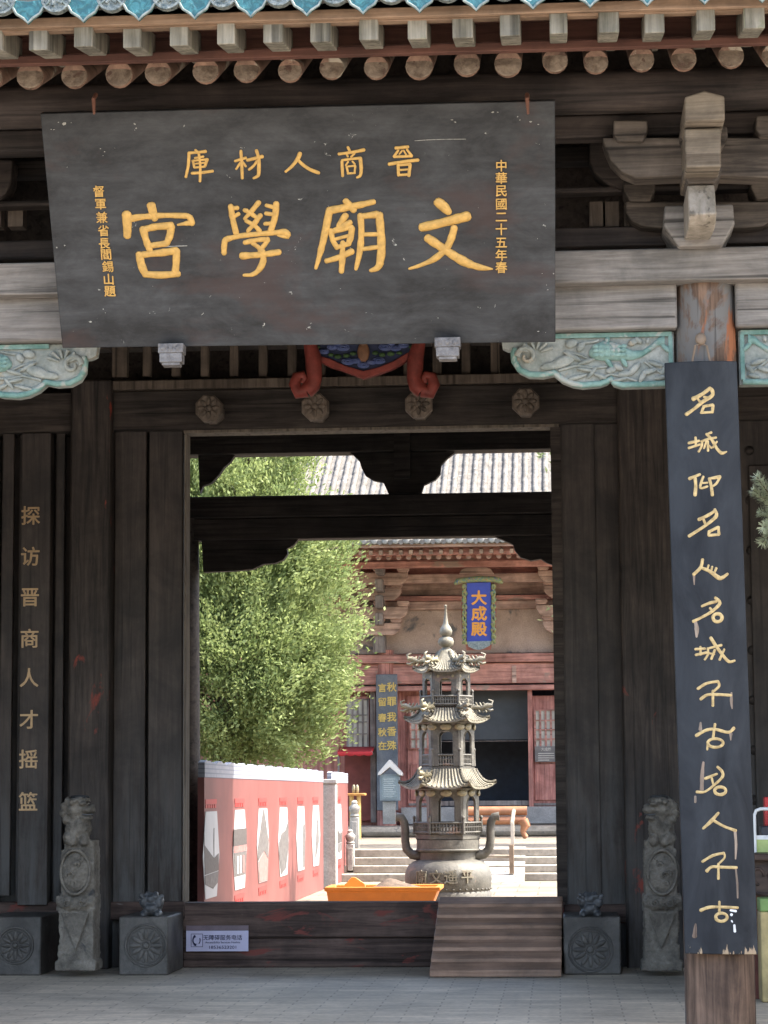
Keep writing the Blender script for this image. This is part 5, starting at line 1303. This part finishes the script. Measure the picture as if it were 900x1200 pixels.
# upper structure
hb('head_beam', 766, 776, 49.1, .35, M['hred']); hb('tie_beam', 777, 801, 49.22, .2, M['hred']); hb('lower_beam', 803, 809, 49.15, .25, M['hred'])
hb('bracket_panel', 714, 765.5, 49.35, .1, M['hpanel']); hb('bracket_beam', 704, 713.5, 49.2, .2, M['hbr']); hb('red_strip', 697.5, 703, 49.1, .2, M['hred'])
hb('bracket_panel', 680, 697, 49.3, .1, M['hbr']); hb('eave_purlin', 672, 682, 48.3, .2, M['hpink']); hb('soffit_panel', 664, 672, 48.6, .1, M['hred'])
hb('eave_beam', 656.5, 664, 47.2, .2, M['hred'])
hp('door_post', 620, 808, 623.5, 950, 49.28, .2, M['hredv']); hp('door_post', 511, 808, 515, 950, 49.28, .2, M['hredv']); hp('panel_post', 600, 780, 605, 800, 49.2, .1, M['hpink'])
# wall, dark doorway
q = MB(); q.bx(hcx+.1, X(512, 880, 49.3), Yd(49.52), Yd(49.6), zbase, Z(561, 809, 49.4)); obj('wall_board', q, M['hredv'], hall)
q = MB(); q.bx(X(660, 880, 49.3), HX1, Yd(49.52), Yd(49.6), zbase, Z(561, 809, 49.4)); obj('wall_board', q, M['hredv'], hall)
q = MB(); q.bx(HX0, hcx-.1, Yd(49.52), Yd(49.6), zbase, Z(561, 809, 49.4)); obj('wall_board', q, M['hredv'], hall)
hp('door_curtain', 515, 809, 620.5, 867.5, 49.75, .03, paint('dark_grey_blue_blind', (.05, .058, .066), .35, .15, 3)); hp('curtain_rail', 515, 867.6, 620.5, 869.5, 49.72, .04, M['hgrey'])
q = MB(); q.pbox(480, 790, 700, 960, 51.0, .03); obj('interior_shade_sheet', q, M['hdark'], hall)  # sheet painted dark to stand for the shade inside the hall
hp('door_sill', 470, 945, 660, 966, 49.2, .4, stone('grey_sill_stone', (.22, .215, .21), (.34, .33, .32), 3)); hp('sill_rail', 515, 938, 620.5, 944.5, 49.4, .12, M['hgrey'])
def lattice_door(x0, x1, label=None):
    dl_ = hp('door_leaf', x0, 815, x1, 951, 49.45, .05, M['hredv'])
    hp('window_paper', x0+3, 832, x1-3, 877, 49.43, .02, M['lattice_paper'], dl_, 0)
    q = MB(); n_ = 4; 
    for i in range(n_+1): 
        xx = x0+3 + (x1-x0-6)*i/n_; q.pbox(xx-.8, 832, xx+.8, 877, 49.40, .03)
    for yy in (832, 844, 855, 866, 877): q.pbox(x0+2, yy-.8, x1-2, yy+.8, 49.395, .03)
    obj('lattice', q, M['hred'], dl_)
    q = MB(); q.pbox(x0+3, 895, x1-3, 938, 49.42, .03); obj('lower_panel', q, M['hredv'], dl_, bevel=.015)
    q = MB(); q.pbox(x0+1, 941, x1-1, 944, 49.42, .03); obj('bottom_rail', q, M['hgrey'], dl_)
    return dl_
dlr = lattice_door(624, 655)
q = MB(); q.pbox(627, 874.5, 653, 893, 49.36, .03); nb = obj('notice_board', q, paint('grey_notice', (.16, .15, .145), .5), dlr)
t = MB(); ppl = wallplane(49.355)
glyph(t, '大成殿', 640, 878, 4.0, ppl, .02, .002)
for k in range(4): 
    q2 = P(630.5, 883 + k*2.6, 49.355); t.bx(q2.x, P(649.5 - (k == 3)*6, 883, 49.355).x, q2.y-.004, q2.y, q2.z-.008, q2.z+.008)
obj('notice_lettering', t, paint('pale_notice_print', (.5, .47, .42), .6), nb)
lattice_door(478, 511)
# side bay: lattice window left of the column
hp('side_window', 405, 816, 433, 880, 49.36, .05, M['hredv'], None); sw = bpy.data.objects['side_window']
hp('window_paper', 407, 820, 431, 877, 49.34, .02, M['lattice_paper'], sw, 0)
q = MB()
for xx in (407, 413, 419, 425, 431): q.pbox(xx-.9, 819, xx+.9, 878, 49.31, .03)
for yy in (820, 838, 846, 860, 877): q.pbox(406, yy-.7, 432, yy+.7, 49.305, .03)
obj('lattice', q, M['hgrey'], sw)
hp('side_door', 404, 884, 436, 962, 49.38, .04, paint('dark_red_door', (.20, .05, .04), .5, .2, 4)); hp('side_post', 434.5, 800, 440, 964, 49.3, .1, M['hgrey'])
# bracket sets on the columns
def hallbr(px, mat_c=None):
    bs_ = hp('bracket_set', px-7, 700, px+7, 765, 48.95, .4, M['hgrey'])
    for y, hw_, dep in ((735, 26, 48.85), (716, 34, 48.75), (694, 26, 48.5), (676, 34, 48.2)):
        pts = [(px-hw_, y-5), (px-hw_, y), (px-hw_+3, y+5), (px-hw_+9, y+9), (px+hw_-9, y+9), (px+hw_-3, y+5), (px+hw_, y), (px+hw_, y-5)]
        q = MB(); q.prism(ppoly(pts, dep), Yd(dep), Yd(dep)+.16); obj('lateral_arm', q, M['hbr'], bs_, bevel=.012)
        for s_ in (-1, 0, 1):
            c_ = px + s_*(hw_-6)
            q = MB(); q.prism(ppoly([(c_-7, y-12), (c_+7, y-12), (c_+7, y-8.5), (c_+5, y-5.4), (c_-5, y-5.4), (c_-7, y-8.5)], dep-.03), Yd(dep)-.03, Yd(dep)+.2); obj('bearing_block', q, M['hpink'], bs_, bevel=.01)
    for y0_, y1_, dep in ((661, 672, 47.6), (678, 692, 47.9), (697, 712, 48.2), (718, 732, 48.5)):
        hp('beam_head', px-4.5, y0_, px+4.5, y1_, dep, .8, M['hgrey'], bs_, .015)
    return bs_
B0 = hallbr(444)
for x in (hcx - bayh*.95, hcx + bayh):
    copy_part(B0, hall, (x - hcx, 0, 0))
B1 = MB(); B1.prism(ppoly([(538, 672), (541, 667), (550, 664), (551, 657), (561, 655), (566, 657), (567, 664), (575, 667), (579, 672)], 47.9), Yd(47.9), Yd(48.1)); obj('carved_strut', B1, M['hbr'], hall, bevel=.01)
# rafters under the eave
x = HX0 + .1; k = 0
zE = Z(561, 652, 46.4); zE2 = Z(561, 645.5, 46.05)
cnt = 0
xs_ = [X(561, 650, 46.4) + i*.192 for i in range(-34, 14)]
for x in xs_:
    q = MB(); q.tube([(x, Yd(46.4), zE), (x, Yd(48.4), zE + .9)], .052, 10); ra = obj('rafter', q, M['hred'], hall, smooth=50)
    e = MB(); e.lathe([(.051, 0), (.05, .006), (.0001, .008)], (0, 0, 0), 12)
    for v in e.v: v[:] = Matrix.Rotation(R(80), 3, 'X') @ v + Vector((x, Yd(46.395), zE))
    obj('end_grain', e, M['hpink'], ra)
    q = MB(); q.box((x+.06, Yd(46.3), zE2+.03), (.07, .5, .085), Matrix.Rotation(.16, 3, 'X')); obj('flying_rafter', q, M['tan_board'], hall)
q = MB(); q.bx(HX0, HX1, Yd(46.28), Yd(46.34), zE+.03, zE2+.1); obj('closing_board', q, M['hred'], hall)
q = MB(); q.bx(HX0, HX1, Yd(46.0), Yd(46.1), zE2+.085, zE2+.14); obj('eave_board', q, M['hpink'], hall)
q = MB(); q.prismx([(Yd(46.05), zE2+.14), (Yd(52), zE2+3.3), (Yd(52), zE2+3.4), (Yd(46.05), zE2+.2)], HX0, HX1); obj('roof_deck', q, M['hred'], hall)
# tiled roof
z0 = Z(561, 633, 45.95); slope = .53
dend = 54.0
q = MB(); q.prismx([(Yd(45.95), z0-.06), (Yd(45.95), z0), (Yd(dend), z0 + slope*(dend-45.95)), (Yd(2*dend-45.95), z0), (Yd(2*dend-45.95), z0-.06), (Yd(dend), z0 + slope*(dend-45.95)-.1)], HX0-.2, HX1+.2); obj('roof', q, M['tile_grey'], hall)
rowsp = .2035; tl = MB(); et = MB(); dp_ = MB()
x = HX0
i = 0
while x < HX1:
    L_ = math.hypot(dend-45.95, slope*(dend-45.95)); 
    # overlapping half round tiles along each row
    nseg = 27; pts = []; rad = []
    for s_ in range(nseg):
        a_, b_ = s_/nseg, (s_+1)/nseg - .004
        for t_, r_ in ((a_, .066), (b_, .056)):
            dd = 45.92 + (dend-45.92)*t_; pts.append((x + .004*math.sin(s_*2.1+i), Yd(dd), z0 + slope*(dd-45.95) + .012)); rad.append(r_)
    tl.tube(pts, rad, 8)
    et.ell((x, Yd(45.91), z0+.01), (.068, .02, .068), 12, 6)
    dp_.prism([(x+rowsp/2-.075, z0+.02), (x+rowsp/2+.075, z0+.02), (x+rowsp/2+.05, z0-.04), (x+rowsp/2, z0-.075), (x+rowsp/2-.05, z0-.04)], Yd(45.9), Yd(45.93))
    x += rowsp; i += 1
obj('tile_rows', tl, M['tile_grey'], hall, smooth=60); 
o = obj('eave_tiles', et, stone('pale_eave_tile', (.20, .20, .185), (.31, .31, .29), 9), hall, smooth=60); o['kind'] = 'stuff'
o = obj('drip_tiles', dp_, M['tile_grey'], hall); o['kind'] = 'stuff'
q = MB(); q.bx(HX0-.2, HX1+.2, Yd(dend)-.2, Yd(dend)+.2, z0+slope*(dend-45.95)-.05, z0+slope*(dend-45.95)+.7); obj('ridge', q, M['tile_grey'], hall, bevel=.03)
q = MB(); q.bx(HX0, HX1, Yd(49.5), Yd(49.6), Z(561, 770, 49.5), z0+slope*3.4); obj('upper_wall', q, M['hred'], hall)
for x in (HX0, HX1-.3):
    q = MB(); q.bx(x, x+.3, Yd(49.6), Yd(58), zbase, z0+1.2); obj('side_wall', q, M['brick'], hall)
q = MB(); q.bx(HX0+.3, HX1-.3, Yd(57.7), Yd(58), zbase, z0+1.2); obj('rear_wall', q, M['brick'], hall)

# hall name board
hpq = thing('hall_plaque', 'blue vertical board with three orange characters in a coloured carved frame on the hall', 'plaque', P(561, 758, 47.6))
pH = Plane(P(561, 758, 47.85), (1, 0, 0), P(561, 680, 47.2) - P(561, 758, 47.85))
def HP(x, y, lift=0.0): return pH.hit(x, y) + (-pH.n if pH.n.dot(EYE - pH.o) < 0 else pH.n)*lift
def hprism(nm, pts, l0, l1, mat, bev=.004):
    q = MB(); n_ = len(pts); q.add([HP(x, y, l0) for x, y in pts] + [HP(x, y, l1) for x, y in pts], [tuple(range(n_)), tuple(range(2*n_-1, n_-1, -1))] + [(i, (i+1) % n_, n_+(i+1) % n_, n_+i) for i in range(n_)]); return obj(nm, q, mat, hpq, bevel=bev)
hprism('red_backing', [(543, 686), (579, 684), (582, 715), (581, 738), (575, 762), (547, 763), (541, 738), (540, 712)], -.06, -.02, paint('dull_pink_red', (.30, .12, .10), .6))
hprism('field', [(547, 683), (575, 682), (576, 751), (547, 752)], -.02, .01, paint('bright_blue_lacquer', (.035, .07, .40), .4, .08, 6))
M['frame_mix'] = stone('painted_green_gold_frame', (.08, .20, .15), (.34, .30, .08), 26, rough=.5, spots=[((.06, .08, .26), .58, 30.0), ((.36, .14, .07), .60, 22.0)])
for s_ in (-1, 1):
    fm = MB()
    fm.tube([HP(561.2 + s_*(16.8 + 1.5*math.sin(k*.75)), 684 + k*1.75, .02) for k in range(41)], [.028 + .012*math.sin(k*1.3) for k in range(41)], 7)
    fm.tube([HP(561.2 + s_*(17.2 - 1.7*math.sin(k*.75)), 684 + k*1.75, .025) for k in range(41)], [.024 + .010*math.sin(k*1.7) for k in range(41)], 7)
    obj('side_carving', fm, M['frame_mix'], hpq, smooth=60)
tp = MB(); tp.tube([HP(533, 684, .02), HP(536, 681, .02), HP(542, 679.5, .02), HP(561, 678, .02), HP(580, 678.5, .02), HP(585, 680, .02), HP(589, 682.5, .02)], [.03, .06, .055, .06, .055, .06, .03], 10)
obj('carved_crest', tp, M['frame_mix'], hpq, smooth=60)
hprism('carved_foot', [(547, 751.5), (576, 750.5), (574, 756), (566, 760), (561, 761), (556, 760.5), (549, 757)], -.02, .03, stone('blue_grey_carving', (.14, .20, .24), (.30, .36, .38), 20))
om = paint('orange_gold_lettering', (.72, .34, .07), .5, .1)
for ch, y in zip('大成殿', (700, 718.5, 737)):
    t = MB(); glyphb(t, ch, 561.3, y, 19, pH, .55, .012); obj('character', t, om, hpq)

# couplet board on the hall column
hcb = thing('hall_couplet_board', 'narrow grey blue board with two rows of yellow characters on the hall column', 'couplet board', (hcx, Yd(49.0), 1.0))
q = MB(); q.pbox(441.5, 790, 465.5, 950, 48.98, .05); obj('board', q, stone('blue_grey_board', (.085, .10, .12), (.155, .17, .19), 3), hcb, bevel=.015)
pC = wallplane(48.975); ym = paint('yellow_lettering', (.60, .44, .13), .5, .15)
for ch, y in zip('秋罪我香殊', (805, 822, 840, 857, 873.5)):
    t = MB(); glyphb(t, ch, 459, y, 11.5, pC, .25, .004); obj('character', t, ym, hcb)
for ch, y in zip('言留春秋在', (806, 822.5, 841, 858, 874)):
    t = MB(); glyphb(t, ch, 448, y, 10.5, pC, .25, .004); obj('character', t, ym, hcb)

# red kiosk awning
aw = thing('red_awning', 'bright red scalloped awning over the dark door left of the hall column', 'awning', P(418, 883, 48.8))
q = MB(); a, c_ = P(398, 878, 49.2), P(436, 884, 48.6)
n_ = 16; vs_ = []
for i in range(n_+1):
    x = a.x + (c_.x-a.x)*i/n_; vs_ += [(x, Yd(49.25), Z(418, 875, 49.2)), (x, Yd(48.7), Z(418, 881, 48.7)), (x, Yd(48.69), Z(418, 884.5 + 1.5*abs(math.sin(i*1.57/2)), 48.7))]
q.add(vs_, [(i*3, i*3+1, i*3+4, i*3+3) for i in range(n_)] + [(i*3+1, i*3+2, i*3+5, i*3+4) for i in range(n_)])
o = obj('canopy', q, paint('red_awning_cloth', (.55, .04, .05), .6, .1), aw); m_ = o.modifiers.new('thick', 'SOLIDIFY'); m_.thickness = .015
q = MB(); q.tube([(a.x+.02, Yd(48.72), .62), (a.x+.02, Yd(48.72), Z(418, 881, 48.7))], .02, 8); q.tube([(c_.x-.02, Yd(48.72), Z(418, 881, 48.7)), (c_.x-.02, Yd(49.2), Z(418, 884, 49))], .018, 8); obj('support', q, M['hgrey'], aw)

# information box with a white pitched roof
nb_ = thing('notice_stand', 'grey blue notice box with a white pitched roof on a stone foot', 'notice stand', (X(456, 960, 47.6), Yd(47.8), .62))
dN = 47.6
hp_ = MB(); hp_.pbox(448.5, 939, 463, 966, dN+.05, .2); obj('foot', hp_, stone('grey_foot_stone', (.22, .22, .205), (.31, .31, .29), 4), nb_, bevel=.01)
hp_ = MB(); hp_.pbox(445, 907, 468, 938.5, dN, .28); bx_ = obj('box', hp_, paint('blue_grey_box', (.20, .25, .28), .5, .1), nb_, bevel=.01)
hp_ = MB(); hp_.pbox(447.5, 910, 465.5, 936, dN-.012, .01); pn_ = obj('panel', hp_, paint('grey_panel_print', (.22, .28, .30), .4, .25, 40), bx_)
t = MB()
for k in range(9):
    a_ = P(449.5, 913 + k*2.5, dN-.012); c2_ = P(463.5 - (k % 3)*1.5, 913, dN-.012); t.bx(a_.x, c2_.x, a_.y-.004, a_.y, a_.z-.007, a_.z+.007)
obj('print_lines', t, paint('pale_print', (.42, .47, .47), .5), pn_)
rf_ = MB(); pts = ppoly([(442.5, 908.5), (443, 905.5), (456.2, 890), (470.5, 905), (471, 909), (468, 908.5), (456.5, 899), (446, 908)], dN-.08); rf_.prism(pts, Yd(dN)-.08, Yd(dN)+.36); obj('roof', rf_, paint('white_roof', (.62, .61, .585), .5, .05), nb_, bevel=.008)

# stone balusters at the left of the steps
M['bal'] = stone('pale_baluster_stone', (.22, .205, .18), (.34, .315, .28), 6, bmp=.5, spots=[((.22, .21, .2), .63, 7.0)])
def baluster(px0, px1, ytop, ybot, d, label):
    c = P((px0+px1)/2, ybot, d); w_ = (px1-px0)*d/F; z0_ = max(0, c.z); h_ = Z(px0, ytop, d) - z0_
    t = thing('stone_baluster', label, 'baluster', (c.x, Yd(d)+w_/2, z0_), 'stone balusters by the steps')
    q = MB(); q.bx(c.x-w_/2, c.x+w_/2, Yd(d), Yd(d)+w_, z0_, z0_+h_*.68); obj('shaft', q, M['bal'], t, bevel=.012)
    q = MB(); q.bx(c.x-w_*.32, c.x+w_*.32, Yd(d)-.012, Yd(d)+.004, z0_+h_*.1, z0_+h_*.6); obj('carved_panel', q, M['bal'], t, bevel=.01)
    q = MB(); k = h_*.32; q.lathe([(w_*.42, 0), (w_*.55, k*.08), (w_*.42, k*.2), (w_*.5, k*.3), (w_*.62, k*.45), (w_*.62, k*.6), (w_*.4, k*.72), (w_*.3, k*.8), (w_*.36, k*.88), (w_*.2, k), (.001, k*1.02)], (c.x, Yd(d)+w_/2, z0_+h_*.68), 16); obj('cap', q, M['bal'], t, smooth=50)
baluster(405.5, 415, 972, 1026, 35.9, 'nearer pale stone baluster at the end of the short red hoarding')
baluster(410, 420.5, 938, 1000, 37.6, 'taller pale stone baluster behind, below the gilt stand')
gs = thing('gilt_stand', 'small gilt stand with a flat tray above the taller stone baluster', 'incense stand', P(415, 945, 45.0))
q = MB(); q.pbox(405, 929.5, 427.5, 932.5, 45.0, .4); obj('tray', q, paint('orange_gilt', (.50, .25, .08), .4), gs, bevel=.01)
q = MB()
for px in (411, 419.5): 
    a_ = P(px, 931, 45.1); q.tube([(a_.x, a_.y+.05, .43), (a_.x, a_.y+.05, a_.z)], .03, 8); q.tube([(a_.x, a_.y+.3, .43), (a_.x, a_.y+.3, a_.z)], .03, 8)
obj('stand_legs', q, paint('gilt_legs', (.48, .33, .12), .4), gs)
q = MB()
for px in (414, 418): a_ = P(px, 925, 45.1); q.ell(a_ + Vector((0, .1, 0)), (.035, .035, .09), 10, 8)
obj('candle_cups', q, M['gilt'], gs, smooth=60)

# offering table with scrolled ends
ot = thing('offering_table', 'orange brown offering table with rounded top and scrolled legs before the hall door', 'offering table', (X(585, 980, 44.5), Yd(44.7), .43))
M['orange_wood'] = paint('orange_brown_lacquer', (.30, .14, .075), .45, .2, 5)
dA = 44.5
xa_, xb_ = X(545, 955, dA), X(617.5, 955, dA)
q = MB(); za_ = Z(585, 950.5, dA); q.tube([(xa_, Yd(dA)+.2, za_), (xb_, Yd(dA)+.2, za_)], .085, 16); obj('table_top', q, M['orange_wood'], ot, smooth=50)
q = MB(); q.tube([(xa_, Yd(dA)+.18, za_-.17), (xb_-.02, Yd(dA)+.18, za_-.17)], .075, 16); obj('front_roll', q, M['orange_wood'], ot, smooth=50)
for x, s_ in ((xa_+.1, -1), (xb_-.08, 1)):
    for yy in (.08, .42):
        q = MB(); q.tube([(x, Yd(dA)+yy, za_-.17), (x+s_*.05, Yd(dA)+yy, za_-.27), (x, Yd(dA)+yy, za_-.38), (x+s_*.04, Yd(dA)+yy, .47), (x+s_*.07, Yd(dA)+yy, .45)], [.10, .09, .05, .05, .045], 10); obj('leg', q, M['orange_wood'], ot, smooth=50)
# wooden handrail and boarded ramp on the steps
hr = thing('handrail', 'weathered wooden handrail post with a pale upper half beside the steps', 'handrail', P(600, 1022, 36.0))
q = MB(); q.pbox(597, 990, 602, 1024, 35.4, .07); obj('post', q, paint('brown_post', (.20, .14, .09), .7, .2), hr, bevel=.006)
q = MB(); q.pbox(598.5, 964, 602.5, 990, 35.42, .05); obj('upper_post', q, paint('pale_post', (.46, .41, .33), .7, .15), hr, bevel=.006)
q = MB(); q.tube([P(598, 1003.5, 35.5), P(556, 1003, 35.5)], .022, 8); q.tube([P(600, 965, 35.45), P(601, 957, 36.0), P(602, 950, 36.4)], .03, 8); obj('rail', q, paint('grey_brown_rail', (.28, .23, .17), .7, .15), hr, smooth=50)
q = MB(); xa_, xb_ = X(552, 1020, 35.4), X(614.5, 1020, 35.4)
q.prismx([(Yd(34.95), .0), (Yd(37.3), .45), (Yd(37.3), .2), (Yd(35.3), -.003)], xa_, xb_); tag(obj('boarded_ramp', q, wood('sun_bleached_boards', (.25, .225, .195), (.35, .325, .285), 'y', 6), None), 'pale boarded ramp laid over the stone steps below the hall door', 'ramp')

# ================================================================ trees
def tree(name, label, cat, base, blobs, seed, leaf1, leaf2, nclump, nleaf, lsize, trunk_h, trunk_r, limbs=14):
    rnd = random.Random(seed); bx_, by_, bz_ = base
    t = thing(name, label, cat, base)
    m = MB(); m.tube([(bx_, by_, bz_), (bx_+.05, by_, bz_+trunk_h*.4), (bx_-.04, by_+.05, bz_+trunk_h*.75), (bx_, by_, bz_+trunk_h)], [trunk_r*1.3, trunk_r, trunk_r*.7, trunk_r*.25], 12); obj('trunk', m, M['bark'], t, smooth=60)
    lm = MB(); fol = MB(); vs_ = fol.v; fs_ = fol.f
    cents = []
    tot = sum(b_[3]*b_[4]*b_[5] for b_ in blobs)
    for (cx_, cy_, cz_, rx, ry, rz) in blobs:
        nb2 = int(nclump*rx*ry*rz/tot)
        for k in range(nb2):
            while True:
                p = Vector((rnd.gauss(0, 1), rnd.gauss(0, 1), rnd.gauss(0, 1)))
                if p.length > .01: break
            p.normalize(); r_ = rnd.random()**.33*.55 + .45
            nzv = .82 + .36*mnoise.noise(p*2.6 + Vector((seed, cz_, cx_)))
            cents.append(Vector((cx_ + p.x*rx*r_*nzv, cy_ + p.y*ry*r_*nzv, cz_ + p.z*rz*r_*nzv)))
    for i, c_ in enumerate(cents):
        if i % max(1, len(cents)//limbs) == 0:
            h_ = min(bz_+trunk_h*.95, max(bz_+trunk_h*.15, c_.z - .6)); s_ = Vector((bx_, by_, h_)); lm.tube([s_, s_.lerp(c_, .5) + Vector((0, 0, .12)), c_], [.05, .03, .012], 6)
        out = Vector((c_.x-bx_, c_.y-by_, .35*(c_.z-bz_-trunk_h*.4))).normalized()
        cr__ = rnd.uniform(.12, .30); tuft = (out*.9 + Vector((rnd.gauss(0, .35), rnd.gauss(0, .35), rnd.gauss(.35, .4)))).normalized()
        for k in range(nleaf):
            o = c_ + Vector((rnd.gauss(0, cr__*.5), rnd.gauss(0, cr__*.5), rnd.gauss(0, cr__*.6))) + tuft*rnd.uniform(-.22, .22)
            dr = (tuft + Vector((rnd.gauss(0, .42), rnd.gauss(0, .42), rnd.gauss(0, .42)))).normalized()
            sd = dr.cross(Vector((rnd.gauss(0, 1), rnd.gauss(0, 1), rnd.gauss(0, 1)))).normalized()
            l_ = lsize*rnd.uniform(.6, 1.35); w_ = l_*rnd.uniform(.14, .26); n_ = len(vs_)
            vs_ += [o, o + dr*l_*.5 + sd*w_, o + dr*l_, o + dr*l_*.45 - sd*w_]; fs_.append((n_, n_+1, n_+2, n_+3))
    me = bpy.data.meshes.new('crown'); c0 = Vector((bx_, by_, bz_+trunk_h*.5))
    me.from_pydata([v - c0 for v in vs_], [], fs_); me.materials.append(leafmat(name + '_leaves', leaf1, leaf2, .4))
    o = bpy.data.objects.new('crown', me); WP[o.name] = c0; put(o, t)
    if lm.v: obj('limbs', lm, M['bark'], t, smooth=60)
tree('juniper_tree', 'large light green juniper rising behind the red hoarding left of the hall', 'tree', (-5.6, Yd(41), -.004),
     [(-5.5, Yd(41), 3.6, 2.2, 2.0, 2.2), (-5.2, Yd(40.8), 3.2, 2.1, 1.8, 1.7), (-5.6, Yd(41), 5.6, 2.0, 1.9, 2.0), (-5.4, Yd(41.2), 7.6, 1.55, 1.6, 1.9), (-6.9, Yd(40.6), 4.4, 1.5, 1.5, 2.4), (-6.6, Yd(40.8), 7.2, 1.3, 1.4, 1.6), (-4.0, Yd(40.9), 4.4, 1.0, .9, 1.15), (-3.95, Yd(40.7), 5.6, .75, .8, .7)],
     3, (.11, .165, .05), (.37, .425, .175), 1900, 120, .085, 7.5, .22, 40)
tree('leafy_tree', 'leafy tree whose green edge shows beside the right door post', 'tree', (2.4, Yd(39), -.004),
     [(1.85, Yd(39), 6.75, 2.2, 1.8, 1.15), (1.75, Yd(39), 4.2, 1.8, 1.5, .42), (2.6, Yd(39), 5.6, 1.7, 1.7, 1.6)],
     9, (.13, .18, .075), (.38, .42, .22), 480, 70, .11, 6.0, .16, 16)
